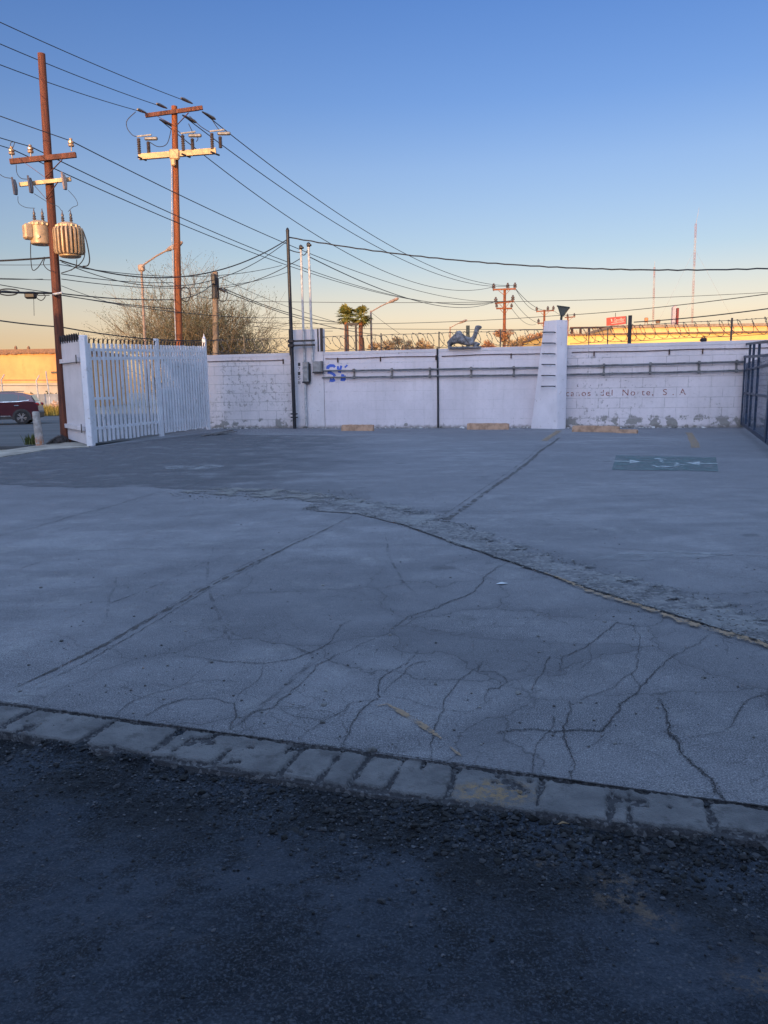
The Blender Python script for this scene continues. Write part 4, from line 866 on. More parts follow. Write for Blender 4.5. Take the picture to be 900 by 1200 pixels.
def m_leaf(name, a, b):
    t = NT(name); r_ = t.geo.outputs['Random Per Island']; return t.done(t.mix(r_, a, b), .7, None, spec=.2)
M_WEED = m_leaf('weed_green', (.05, .075, .02), (.12, .12, .04)); M_DRY = m_leaf('dry_weed', (.20, .16, .05), (.42, .33, .15)); 
weed(G(39, 521), 90, .35, M_WEED, 'small green weeds growing at the foot of the pale bollard', .13)
# ================================================================== blue gate on the right
BA = G(866, 498.5); BB = G(899, 524.5); BU = (BB-BA).normalized(); BN = Vector((-BU.y, BU.x, 0)); BL_ = (BB-BA).length
BM = Matrix.Translation(BA) @ Matrix(((BU.x, BN.x, 0, 0), (BU.y, BN.y, 0, 0), (0, 0, 1, 0), (0, 0, 0, 1)))
t = thing('blue_gate', None, 'dark blue framed metal gate with mesh panels at the right edge of the lot', 'gate', M=BM)
hb0 = col_h(BA, 403.5); BL2 = BL_+4.0; hb1 = col_h(BB, 399.5); hbf = lambda s: hb0+(hb1-hb0)*s/BL_
def bbar(nm, a, b, w_=.06, h_=.06, m=M_BLUE): MB(BM).bar(a, b, w_, h_).build(nm, m, t)
bbar('frame_post', (0, 0, .06), (0, 0, hbf(0)), .08, .08)
bbar('top_rail', (0, 0, hbf(0)), (BL2, 0, hbf(BL2)), .06, .07); bbar('bottom_rail', (0, 0, .16), (BL2, 0, .14), .06, .12)
bbar('upper_rail', (1.3, -.05, hbf(1.3)-.45), (BL2, -.05, hbf(BL2)-.30), .05, .08)
for z_ in (2.05, 1.25): bbar('cross_rail', (0, 0, z_), (BL2, 0, z_*1.0), .05, .06)
for s_, w_ in ((1.6, .30), (3.4, .08), (5.0, .12), (7.0, .10), (BL_-.2, .34), (BL_+2.2, .1)):
    if s_ < BL2: bbar('upright', (s_, -.03 if w_ > .2 else 0, .12), (s_, -.03 if w_ > .2 else 0, hbf(s_)-(.40 if w_ > .2 else .02)), w_, .05 if w_ > .2 else .07)
mb = MB(BM); step = .16; x = 0
while x < BL2: mb.bar((x, .02, .2), (x, .02, 2.3), .008, .008); x += step
z = .25
while z < 2.3: mb.bar((0, .02, z), (BL2, .02, z), .008, .008); z += step
mb.build('wire_mesh', M_BLUE, t, flat=True)
bbar('frame_foot', (-.12, -.08, .02), (-.12, -.08, .34), .12, .14, M_BLACK); 
mb = MB(BM); mb.lathe((-.02, -.14, .09), [(.09, -.03), (.09, .03)], 14, 'Y'); mb.build('wheel', M_BLACK, t)
# ================================================================== power poles
def pole(name, label, base, top, r0, r1, m, group='wooden power poles'):
    t = thing(name, base, label, 'power pole', group); n = 10; mb = MB()
    mb.tube([base.lerp(top, i/n)+Vector((0, 0, 0)) for i in range(n+1)], [r0+(r1-r0)*i/n for i in range(n+1)], 14); mb.build('pole_shaft', m, t); return t
def insul(t, p, s=1., m=None):
    mb = MB(); mb.lathe(p, [(.015*s, -.14*s), (.018*s, 0), (.085*s, .0), (.095*s, .05*s), (.045*s, .07*s), (.085*s, .09*s), (.09*s, .14*s), (.04*s, .17*s), (.05*s, .22*s), (.02*s, .24*s)], 10); return mb.build('insulator', m or M_PORC, t)
def bracing(t, c, a, b, m=M_ARM, w_=.04):
    mb = MB(); mb.bar(a, c, w_, .012); mb.build('brace', m, t); mb = MB(); mb.bar(b, c, w_, .012); mb.build('brace', m, t)
Y1 = 25.9
b1 = G(77.5, 518); Y1 = b1.y; t1 = at(48.5, 63, Y1)
P1 = pole('power_pole', 'leaning brown wooden pole carrying two round transformers at the left', b1, t1, .165, .112, M_POLE)
def p1(px, py, dy=0): return at(px, py, Y1+dy)
mb = MB(); mb.bar(p1(12, 189.5, -.22), p1(89, 181.5, -.22), .10, .15); mb.build('crossarm', M_ARM, P1)
for x, y in ((14, 181), (36, 179), (83.5, 171.5)): insul(P1, p1(x, y, -.22), 1.0)
bracing(P1, p1(53, 208, -.2), p1(28, 190, -.29), p1(73, 187, -.29), M_ARM)
mb = MB(); mb.bar(p1(23, 216.5, -.22), p1(83, 210, -.22), .09, .11); mb.build('switch_arm', M_CREAM, P1); bracing(P1, p1(54, 233, -.2), p1(40, 217, -.29), p1(68, 213, -.29), M_ARM)
for x, y in ((17.5, 219), (36, 217), (75.5, 213)):
    mb = MB(); a = p1(x-1.2, y-8, -.35); b = p1(x+1.6, y+9, -.45); mb.tube([a, a.lerp(b, .3), a.lerp(b, .7), b], [.05, .075, .07, .045], 8); mb.tube([a+Vector((0, -.12, .05)), b+Vector((0, -.12, -.02))], .03, 6); mb.bar(a, p1(x+1, y-2, -.2), .04, .05); mb.build('fuse_cutout', M_DPORC if x < 60 else M_PORC, P1)
def transformer(c, r_, h, fins, label, nb, side, t_off=0):
    t = thing('transformer', c, label, 'transformer', 'pole mounted transformers'); mb = MB()
    mb.lathe(c, [(r_*.90, 0), (r_*.99, .02), (r_, .05), (r_, h-.14), (r_*1.04, h-.13), (r_*1.04, h-.08), (r_*.9, h-.02), (r_*.5, h+.03)], 28)
    for k in range(14): a = 2*PI*k/14; mb.box(c+Vector((math.cos(a)*r_*1.05, math.sin(a)*r_*1.05, h-.10)), (.05, .05, .07))
    mb.build('tank', M_TANK, t)
    if fins:
        a0 = -math.pi/2
        for i in range(10):
            a = a0+(i-4.5)*.27+.35; d = Vector((math.cos(a), math.sin(a), 0)); p = c+d*r_*.96; mb = MB()
            prof = [(0, .05), (.13, .07), (.17, .15), (.17, h-.24), (.13, h-.15), (0, h-.12)]; u = Vector((-d.y, d.x, 0))*.026
            mb.prism([p+d*x+Vector((0, 0, z))-u for x, z in prof], u*2); mb.build('cooling_fin', M_TANK, t)
    else:
        mb = MB(); d = Vector((-.72, -.55, 0)).normalized(); u = Vector((-d.y, d.x, 0)); R_ = Matrix((( d.x, u.x, 0), (d.y, u.y, 0), (0, 0, 1))); mb.bbev(c+d*(r_+.06)+Vector((0, 0, h*.52)), (.26, .36, h*.66), .05, R_); mb.build('side_radiator', M_TANK, t)
        mb = MB(); d2 = Vector((-.2, -1, 0)).normalized(); mb.lathe(c+d2*r_+Vector((.12, 0, .2)), [(.05, -.03), (.05, .03)], 10, 'Y'); mb.build('cap', M_DPORC, t)
    for i in range(nb):
        x = (i-(nb-1)/2)*.26; p = c+Vector((x+side*.0, -.05, h-.03)); mb = MB(); mb.lathe(p, [(.05, 0), (.055, .06), (.035, .09), (.06, .12), (.035, .15), (.055, .19), (.03, .22), (.045, .28), (.02, .34), (.012, .42)], 10); mb.build('bushing', M_DPORC, t)
    for za, zb_ in ((.2, .28), (h-.35, h-.27)): MB().bbox(min(c.x, c.x+side*(r_+.12)), max(c.x, c.x+side*(r_+.12)), c.y-.06, c.y+.06, c.z+za, c.z+zb_).build('mounting_bracket', M_DPORC, t)
    return t
ppx = Y1/870
cR = p1(82.5, 301.5); hR = (p1(84, 262.5)-p1(84, 302)).z; transformer(cR, .33, hR, True, 'larger finned cream transformer on the right side of the leaning pole', 2, -1)
cL = p1(48.5, 287); hL = (p1(47, 260)-p1(47, 287)).z; transformer(cL, .31, hL, False, 'smaller cream transformer with a side radiator on the left of the leaning pole', 2, 1)
# pole two
Y2 = 34.0; b2 = at(211.5, 500, Y2); b2.z = 0; t2_ = at(204.3, 124.5, Y2)
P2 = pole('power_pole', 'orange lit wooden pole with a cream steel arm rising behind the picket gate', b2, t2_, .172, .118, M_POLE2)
def p2(px, py, dy=0): return at(px, py, Y2+dy)
for dy in (-.18, .18): mb = MB(); o_ = 2.2 if dy > 0 else 0; mb.bar(p2(170.5+o_, 135.5-o_*.1, dy), p2(233+o_*2, 127-o_*.4, dy), .10, .15); mb.build('crossarm', M_ARM, P2)
bracing(P2, p2(206, 148, -.2), p2(184, 136, -.26), p2(221, 132, -.26), M_ARM, .06)
mb = MB(); mb.bar(p2(163, 184, -.25), p2(253, 177, -.25), .16, .22); mb.build('switch_beam', M_CREAM, P2)
for i, (x, dz) in enumerate(((163.5, 0), (215, 0), (249, 0))):
    y = 182-(x-163)*.07
    for dx, h_ in ((0, 20), (11 if x < 240 else 9.5, 14)):
        mb = MB(); a = p2(x+dx, y-1-(1.5 if dx else 0), -.3); b = p2(x+dx, y-h_-(2 if dx else 0), -.3); L0 = (b-a).length; pr = []
        for k in range(9): pr += [(.045, L0*k/9), (.085, L0*(k+.4)/9)]
        mb.lathe(a, pr+[(.05, L0)], 10); mb.build('post_insulator', M_DPORC, P2)
    mb = MB(); mb.bar(p2(x-3, y-22, -.3), p2(x+14, y-24, -.3), .05, .05); mb.bbev(p2(x+13.5, y-19.5, -.3), (.55, .12, .14), .04); mb.build('switch_blade', M_CONDUIT, P2)
    mb = MB(); mb.bar(p2(x-2, y+2, -.5), p2(x+8, y+6, -.1), .06, .05); mb.build('beam_bracket', M_BLACK, P2)
mb = MB(); mb.bbev(p2(204.5, 181, -.32), (.42, .16, .42), .05); mb.bbev(p2(203, 190, -.32), (.2, .14, .3), .04); mb.build('clamp', M_CREAM, P2)
mb = MB(); mb.tube([p2(201, 190, -.2), p2(201.8, 290, -.22), p2(206, 400, -.22)], .02, 6); mb.build('earth_wire', M_PIPE, P2)
def coil(c, r_, label, Y, parent):
    mb = MB(); mb.tube([c+Vector((r_*.72*math.cos(a), -.05+.02*math.sin(3*a), r_*math.sin(a))) for a in np.linspace(0, 4*PI, 40)], .022, 6); return mb.build('cable_coil', M_WIRE, parent)
coil(p2(217.5, 345, -.25), .30, '', Y2, P2)
# street lamp with its arm reaching the second pole
def street_lamp(label, px, pyt, Y, ax, ay, py_b=420, r_=.06, m=None):
    top = at(px, pyt, Y); base = Vector((top.x+.25, Y, 0)); base = at(px+ (py_b-pyt)*.03, py_b, Y); base.z = 0; t = thing('street_lamp', base, label, 'street lamp', 'street lamps beyond the wall')
    MB().tube([base, top], [r_*1.5, r_], 8).build('lamp_post', m or simple('lamp_post_paint', (.30, .21, .16), .6, bump=0) if 'lamp_post_paint' not in bpy.data.materials else bpy.data.materials['lamp_post_paint'], t)
    e = at(ax, ay, Y); mm = bpy.data.materials['lamp_post_paint']; k1 = top.lerp(e, .5)
    MB().tube([top-Vector((0, 0, .1)), k1, e], r_*.75, 6).build('lamp_arm', mm, t); d = (e-top).normalized()
    MB().tube([e-d*.3, e-d*.1, e+d*.45, e+d*.6], [.05, .11, .12, .05], 8).build('lamp_head', mm, t); return t
street_lamp('slender street lamp whose arm reaches right towards the pole with the cream beam', 165.5, 309.5, 38, 201, 290.5, 400, .055)
street_lamp('street lamp with a raised arm seen right of the two palms', 434.5, 364, 62, 459, 353, 408, .07)
street_lamp('distant street lamp with a short arm above the camel statue', 527.5, 383, 80, 541, 377.5, 408, .07)
mbx = MB(); c_ = at(165.8, 314, 38); mbx.bbev(c_, (.3, .2, .32), .05); mbx.build('control_box', bpy.data.materials['lamp_post_paint'], bpy.data.objects['street_lamp'])
# short dark pole with a coil
Y6 = 40.0; t6 = at(252.2, 318.5, Y6); b6 = at(253.5, 500, Y6); b6.z = 0
P6 = pole('power_pole', 'short brown pole with black sleeve and loop of cable amid the dry bushes', b6, t6, .17, .14, M_POLE3)
MB().tube([at(252.2, 326, Y6), at(252.8, 350, Y6)], [.18, .19], 10).build('black_sleeve', M_BLACK, P6); MB().bbev(at(250.2, 327.5, Y6-.2), (.22, .2, .55), .04).build('splice_box', M_BLACK, P6); coil(at(261, 345.5, Y6-.2), .34, '', Y6, P6)
MB().tube([at(257, 338, Y6-.2), at(264, 342, Y6-.2)], .07, 8).build('cable_clamp', M_BLACK, P6)
# far poles
def far_pole(px, pyt, Y, arms, label, lean_=.0, m=None):
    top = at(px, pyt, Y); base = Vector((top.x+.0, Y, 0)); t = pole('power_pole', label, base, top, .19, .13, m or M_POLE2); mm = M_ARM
    for (x0, y0, x1, y1, ins, dn) in arms:
        MB().bar(at(x0, y0, Y-.2), at(x1, y1, Y-.2), .12, .15).build('crossarm', M_POLE2, t); cx = (x0+x1)/2
        MB().bar(at(x0+(x1-x0)*.25, y0+1, Y-.25), at(px, y0+7*78/Y, Y-.2), .05, .04).build('brace', M_POLE2, t); MB().bar(at(x0+(x1-x0)*.75, y1+1, Y-.25), at(px, y0+7*78/Y, Y-.2), .05, .04).build('brace', M_POLE2, t)
        for x in ins:
            p = at(x, y0+(y1-y0)*(x-x0)/(x1-x0)-1.6*78/Y, Y-.2); insul(t, p, 2.0 if not dn else 1.5, M_DPORC)
    return t
P3 = far_pole(591.5, 338, 78, [(577.5, 339.5, 604.5, 338.5, (578.5, 595, 603.5), 0), (580, 355.5, 602.5, 353, (581, 601), 0), (581.5, 361.5, 600, 361.5, (582, 599.5), 1)], 'distant wooden power pole with three crossarms left of the buttress')
P4 = far_pole(638, 363, 104, [(628.5, 365, 649, 363.8, (629, 642, 648.5), 0), (630, 379, 646, 378, (631,), 0)], 'more distant wooden pole with a crossarm just left of the floodlight')
P5 = far_pole(665.5, 370.5, 128, [(662, 372.2, 674, 371.2, (665, 673), 0)], 'farthest wooden pole peeping over the right side of the buttress')
# ================================================================== overhead lines
def line(a, b, sag, label, r_=.012, name='power_line', n=24, cat='overhead cable', grp='overhead power lines', wig=0):
    a, b = Vector(a), Vector(b); pts = []
    for i in range(n+1):
        k_ = i/n; p = a.lerp(b, k_); p.z -= 4*sag*k_*(1-k_)
        if wig: p += Vector((0, 0, wig*math.sin(i*2.7)))
        pts.append(p)
    mb = MB(); mb.tube(pts, r_, 5); return tag(mb.build(name, M_WIRE), label, cat, grp)
E1 = p2(226, 121.5, 0); E2 = p2(196, 127.0, 0); E3 = p2(172, 132.5, 0)
for (e, y0, lab) in ((E1, 11.5, 'highest'), (E2, 37, 'second highest'), (E3, 61.5, 'third highest')):
    far = e+(at(0, y0, 24.5)-e)*2.2
    line(far, e, .35, {'highest': 'topmost line crossing the sky from the upper left to the double crossarm', 'second highest': 'second line from the top running to the middle of the double crossarm', 'third highest': 'third line from the top running to the left end of the double crossarm'}[lab], .014)
    d = (e-far).normalized(); MB().tube([e-d*.85, e-d*.7, e-d*.35, e-d*.05], [.03, .07, .06, .03], 8).build('strain_insulator', M_DPORC, P2)
S1 = p2(237, 131, .15); S2 = p2(214, 135, .15); S3 = p2(187, 140, .15)
W1 = at(603.5, 334.5, 78-.2); W2 = at(595, 335.5, 78-.2); W3 = at(578.5, 336, 78-.2)
line(S1, W1, 1.9, 'line from the double crossarm to the right end of the far top crossarm', .02, n=40); line(S2, W2, 1.9, 'line from the double crossarm to the centre of the far top crossarm', .02, n=40); line(S3, W3, 2.6, 'line from the double crossarm to the left end of the far top crossarm', .02, n=40)
for s_ in (S1, S2, S3):
    d = (W2-s_).normalized(); MB().tube([s_, s_+d*.3, s_+d*.75, s_+d*.9], [.03, .06, .07, .03], 8).build('strain_insulator', M_DPORC, P2)
def curve(pts, label, r_=.018, name='jumper_wire', cat='cable', grp=None, n=8, m=None):
    P = [Vector(p) for p in pts]; out = []
    for i in range(len(P)-1):
        p0 = P[max(i-1, 0)]; p1_ = P[i]; p2_ = P[i+1]; p3 = P[min(i+2, len(P)-1)]
        for k_ in range(n):
            t_ = k_/n; out.append(.5*((2*p1_)+(p2_-p0)*t_+(2*p0-5*p1_+4*p2_-p3)*t_*t_+(3*p1_-3*p2_+p3-p0)*t_**3))
    out.append(P[-1]); mb = MB(); mb.tube(out, r_, 5); return mb, m
def child_wire(px, Y, parent, r_=.016, name='jumper_wire'):
    mb, _ = curve([at(x, y, Y) for x, y in px], '', r_); return mb.build(name, M_WIRE, parent)
child_wire([(159, 131), (149, 141), (149, 150), (155, 158), (160, 160)], Y2-.3, P2); child_wire([(176, 167), (186, 172), (196, 168), (201, 150)], Y2-.3, P2)
child_wire([(221, 145), (226, 155), (230, 160)], Y2-.3, P2); child_wire([(249, 141), (255, 150), (258, 153)], Y2-.3, P2); child_wire([(222, 136), (235, 148), (246, 155)], Y2-.3, P2); child_wire([(230, 166), (232, 163), (231, 159)], Y2-.3, P2); child_wire([(208, 153), (214, 158)], Y2-.3, P2)
# lines over pole one
I1 = p1(83.5, 166.5, -.22); I2 = p1(36, 173, -.22); I3 = p1(14, 176, -.22)
W4 = at(601, 352, 78-.2); W5 = at(590, 353, 78-.4); W6 = at(581, 353.5, 78-.2)
for I_, y0, W_, sg, lab in ((I1, 134.5, W4, 1.6, 'right'), (I2, 160, W5, 1.9, 'middle'), (I3, 170, W6, 1.75, 'left')):
    e = I_+Vector((0, 0, .03)); far = e+(at(0, y0, e.y-3.2*(e.x-at(0, y0, 22).x if False else 1)*0-1.6 if lab != 'left' else e.y-.5)-e)*(4 if lab != 'left' else 14)
    line(far, e, .05, f'line coming from the left edge to the {lab} insulator of the leaning pole', .014); line(e, W_, sg, f'long sagging line from the {lab} insulator of the leaning pole to the far pole', .017, n=40)
child_wire([(19, 193), (20, 203), (25, 209), (34, 210)], Y1-.35, P1, .01); child_wire([(-8, 198), (4, 207), (14, 209)], Y1-.35, P1, .01); child_wire([(21, 230), (22, 238), (30, 243), (41, 244)], Y1-.3, P1, .008); child_wire([(80, 223), (88, 232), (91, 240), (85, 243), (80, 248)], Y1-.4, P1, .008); child_wire([(40, 227), (48, 232), (58, 238), (68, 242), (72, 247)], Y1-.4, P1, .008)
child_wire([(36, 284), (36, 300), (38, 316), (44, 314), (50, 305), (52, 301)], Y1-.3, P1, .014); child_wire([(98, 272), (102, 285), (105, 303), (103, 311), (97, 312)], Y1-.3, P1, .02); child_wire([(99, 285), (99, 300), (94, 309), (84, 316), (72, 320)], Y1-.3, P1, .016); child_wire([(90, 304), (89, 312), (83, 317)], Y1-.3, P1, .014); child_wire([(53, 302), (51, 309), (55, 315), (60, 318)], Y1-.3, P1, .014); child_wire([(12, 171), (13, 167), (17, 167), (14, 176)], Y1-.25, P1, .01)
SP = at(338.5, 279, (W(s0, 0)).y); YP = SP.y
def seg(pa, Ya, pb, Yb, sag, label, r_=.014, **k_): return line(at(pa[0], pa[1], Ya), at(pb[0], pb[1], Yb), sag, label, r_, **k_)
seg((-60, 307), Y1, (58, 302), Y1, .03, 'thick cable entering from the left just below the transformers', .03)
seg((70, 305), Y1, (336, 281), YP, .95, 'thick drooping cable from below the transformers up to the top of the black pole', .022)
seg((72, 307), Y1, (336, 283), YP, 1.2, 'second drooping cable just under the thick one running to the black pole top', .014)
seg((338, 278), YP, (960, 312), 27, .55, 'twisted cable running right from the black pole top across the whole sky', .026, wig=.012, n=60)
seg((-60, 309), Y1+3, (70, 310), Y1+3, .03, 'thin cable just under the thick one left of the leaning pole', .010); seg((70, 310), Y1+3, (330, 311), 44, .5, 'thin level cable passing behind the second pole below the lamp arm', .014)
seg((-80, 322), 20, (50, 327), Y1, .05, 'thin cable sloping to the leaning pole below the wire loops', .010); seg((72, 321), Y1, (205, 331), Y2, .1, 'pale cable running from the leaning pole to the second pole', .014)
seg((-60, 322), 20, (60, 343), Y1, .03, 'cable sloping down to the leaning pole strap', .012); seg((-60, 338), 20, (62, 343.5), Y1, .03, 'thick lower cable entering from the left at the strap', .032)
seg((72, 344), Y1, (206, 351), Y2, .08, 'cable bundle leaving the strap towards the second pole', .020); seg((208, 350), Y2, (252, 330), Y6, .2, 'cable rising from the second pole to the short pole', .018)
seg((72, 346), Y1, (206, 362), Y2, .05, 'lower thin cable from the strap to the second pole', .016); seg((74, 346), Y1, (340, 372), 45, .25, 'long thin cable passing low behind both poles', .014); seg((-40, 325), 24, (60, 328), Y1, .0, 'thin cable at the left edge above the strap', .010)
seg((72, 327), Y1, (340, 318), 44, .55, 'thin cable passing across the second pole at lamp height', .013); seg((72, 335), Y1, (150, 360), Y2, .05, 'thin slanting cable right of the leaning pole', .010); seg((-60, 366), 20, (70, 383), Y1+1, .05, 'single cable low at the left edge sloping down', .020); seg((70, 383), Y1+1, (262, 398), 36, .2, 'single cable sloping down behind the gate spikes', .022)
seg((262, 338), Y6, (400, 378), 60, .35, 'upper of two dark cables dropping right from the short pole', .024); seg((262, 341), Y6, (440, 392), 60, .35, 'lower of two dark cables dropping right from the short pole', .022); seg((254, 323), Y6, (345, 362), 50, .1, 'thin cable dropping right from the short pole top', .012); seg((254, 338), Y6, (352, 303), YP, .25, 'cable rising from the short pole to the shorter service pipe', .016)
seg((338, 292), YP, (352.6, 296), YP, .03, 'short cable linking the black pole and the first service pipe', .02); seg((353, 297), YP, (361, 291), YP, .15, 'short slack cable linking the two service pipes', .018); seg((362.5, 301), YP, (581, 353), 78, 1.2, 'line from the service pipe falling right towards the far pole', .020, n=36)
seg((165, 311), 38, (206, 337), Y2, .1, 'thin guy wire from the street lamp to the second pole', .010); seg((206, 337), Y2, (250, 350), Y6, .1, 'thin cable between the second pole and the short pole', .012); seg((250, 352), 70, (960, 339), 75, .6, 'upper long level wire crossing the far sky to the right edge', .022, n=40); seg((230, 375), 70, (650, 370), 70, .5, 'lower long wire crossing behind the palms', .024, n=30); seg((650, 370), 70, (960, 336), 40, .2, 'wire rising to the right edge above the yellow warehouse', .024); seg((743, 377.5), 33, (960, 353), 25, .08, 'lowest wire rising to the right edge from the black wall post', .020)
seg((435, 366), 62, (470, 392), 60, .05, 'thin guy wire from the palm side street lamp', .014); seg((340, 360), 60, (420, 384), 70, .1, 'thin dark cable low above the wall left of the palms', .02); seg((200, 366), 45, (390, 388), 70, .3, 'lowest cable crossing the dry bush', .018); seg((340, 384), 60, (640, 386), 60, .05, 'thin level wire just above the razor wire', .018)
seg((604, 338), 78, (629, 364), 104, .5, 'upper wire between the two far poles', .024); seg((604, 338), 78, (648, 363), 104, .8, 'outer wire between the two far poles', .024); seg((602, 353), 78, (640, 379), 104, .7, 'lower wire between the two far poles', .022); seg((600, 362), 78, (628, 380), 104, .6, 'lowest wire between the two far poles', .02); seg((649, 364), 104, (673, 371.5), 128, .4, 'wire between the two farthest poles', .022)
t = thing('cable_splice', at(36, 345, Y1), 'black cable splice box with cable loops hanging left of the leaning pole', 'splice box')
MB().bbev(at(36, 346, Y1-.1), (.36, .2, .22), .05).build('splice_case', M_BLACK, t)
mb, _ = curve([at(x, y, Y1-.1) for x, y in ((-6, 342), (4, 339), (14, 339), (22, 341), (18, 345), (8, 346), (0, 344), (4, 341), (14, 342), (28, 343))], '', .022); mb.build('cable_loop', M_WIRE, t)
mb, _ = curve([at(x, y, Y1-.1) for x, y in ((40, 346), (44, 350), (49, 352), (53, 347), (48, 343), (44, 346), (58, 346))], '', .014); mb.build('cable_loop', M_WIRE, t); MB().tube([at(39.5, 350, Y1), at(40, 370, Y1)], .008, 4).build('loose_end', M_WIRE, t)
MB().tube([at(62.2, 345, Y1-.22), at(73, 343, Y1-.22)], .035, 8).build('strap', M_PIPE, P1)
# ================================================================== dry bushes
def branchy(c, H_, spread, n0, seed, depth=5, bend=.5, r0=.05):
    rr = random.Random(seed); mb = MB(); tips = []
    def grow(p, d, L_, r_, k):
        pts = [p]; q_ = p
        for i in range(3):
            d = (d+Vector((rr.gauss(0, bend*.28), rr.gauss(0, bend*.28), rr.gauss(.04, bend*.16)))).normalized(); q_ = q_+d*L_/3; pts.append(q_)
        mb.tube(pts, [r_, r_*.85, r_*.7, r_*.55], 3 if k < 4 else 5, cap=False)
        if k == 0: tips.append(q_); return
        for j in range(rr.choice((2, 2, 3, 3))):
            s_ = pts[rr.choice((2, 3, 3))]; nd = (d+Vector((rr.gauss(0, .55), rr.gauss(0, .55), rr.gauss(.1, .35)))).normalized(); grow(s_, nd, L_*rr.uniform(.66, .98), r_*.70, k-1)
    for i in range(n0):
        a = rr.uniform(0, 6.3); e = rr.uniform(.1, spread); d = Vector((math.cos(a)*e, math.sin(a)*e*.8, 1)).normalized()
        grow(Vector(c)+Vector((rr.gauss(0, .2), rr.gauss(0, .2), 0)), d, H_*rr.uniform(.26, .36), r0, depth)
    return mb, tips
M_TWIG = m_leaf('dry_twigs', (.09, .075, .05), (.22, .165, .10)); M_OLIVE = m_leaf('olive_leaf', (.09, .095, .045), (.20, .18, .08))
def bush(px, Y, H_, spread, n0, seed, label, depth=5, leafn=6, squash=1):
    c = at(px, 455, Y); c.z = 0; t = thing('dry_bush', c, label, 'bush', 'leafless bushes behind the wall'); mb, tips = branchy(c, H_, spread, n0, seed, depth)
    mb.build('twigs', M_TWIG, t, flat=True); lb = MB(); rr = random.Random(seed+5)
    for p in tips:
        if rr.random() < .9: leaves(lb, p, leafn*2, .28, .02, .05)
    lb.build('foliage', M_OLIVE, t, flat=True); return t
bush(196, 42, 5.5, .50, 11, 11, 'wide spreading leafless bush at the left end behind the picket gate', 5, 3)
bush(220, 43, 6.9, .5, 9, 12, 'tall leafless bush behind the orange lit pole', 5, 3)
bush(246, 42, 5.8, .5, 14, 13, 'dense leafless bush behind the short pole with the cable loop', 5, 4)
bush(264, 44, 5.0, .5, 12, 14, 'leafless bush at the right end nearest the black pole', 5, 5)
# far scrub and trees
M_RUSTLEAF = m_leaf('rust_leaf', (.30, .11, .04), (.52, .26, .11)); M_SCRUB = m_leaf('scrub_leaf', (.30, .18, .08), (.55, .38, .20)); M_GREEN = m_leaf('tree_leaf', (.07, .08, .03), (.16, .13, .06))
def small_tree(px, py, wpx, Y, m, label, n=900, name='scrub_tree', trunk=True, grp='small trees beyond the wall'):
    c = at(px, 455, Y); c.z = 0; top = at(px, py, Y).z; r_ = wpx/900*Y/2; t = thing(name, c, label, 'tree', grp); mb = MB(); hz = max(.5, top-2*r_*.8)
    mb.tube([c, c+Vector((.05, 0, hz*.6)), c+Vector((0, .05, top*.8))], [.14, .10, .04], 6)
    for i in range(6): a = i*1.05; mb.tube([c+Vector((0, 0, hz)), c+Vector((math.cos(a)*r_*.5, math.sin(a)*r_*.5, hz+(top-hz)*.4)), c+Vector((math.cos(a)*r_*.8, math.sin(a)*r_*.8, hz+(top-hz)*random.uniform(.5, .9)))], [.06, .04, .015], 4)
    mb.build('trunk', M_TWIG, t); lb = MB(); zc = hz+(top-hz)*.45
    for i in range(12):
        p = (c.x+random.uniform(-.75, .75)*r_, c.y+random.uniform(-.5, .5)*r_, zc+random.uniform(-.6, .55)*(top-hz)*.6); leaves(lb, p, n//12, r_*.42, .06, .16, (1, 1, .8))
    lb.build('crown', m, t, flat=True); return t
small_tree(571, 397, 18, 66, M_RUSTLEAF, 'small rust coloured tree just right of the camel statue'); small_tree(590, 384, 22, 74, M_RUSTLEAF, 'taller rusty tree directly behind the far pole with three crossarms')
small_tree(612, 391, 20, 70, M_SCRUB, 'small tan tree between the far pole and the buttress'); small_tree(630, 388, 22, 68, M_RUSTLEAF, 'rust coloured tree partly hidden by the left side of the buttress'); small_tree(601, 397, 16, 62, M_SCRUB, 'low tan shrub right of the far pole')
small_tree(677, 382, 26, 150, M_RUSTLEAF, 'reddish tree beyond the low end of the yellow warehouse'); small_tree(703, 381, 22, 160, M_SCRUB, 'thin tan tree beyond the warehouse under the red sign'); 
for i, (x, w_) in enumerate(((455, 20), (470, 22), (487, 20), (500, 16), (440, 14))):
    small_tree(x, (396, 394, 396, 399, 400)[i], w_, 70, M_SCRUB, ['low tan shrub second from the left behind the razor wire right of the palms', 'low tan shrub in the middle of the row right of the palms', 'low tan shrub second from the right in the row right of the palms', 'rightmost low tan shrub of the row, nearest the black vertical pipe', 'small low shrub right beside the palm side lamp post'][i], 700, 'shrub', grp='tan shrubs beyond the wall')
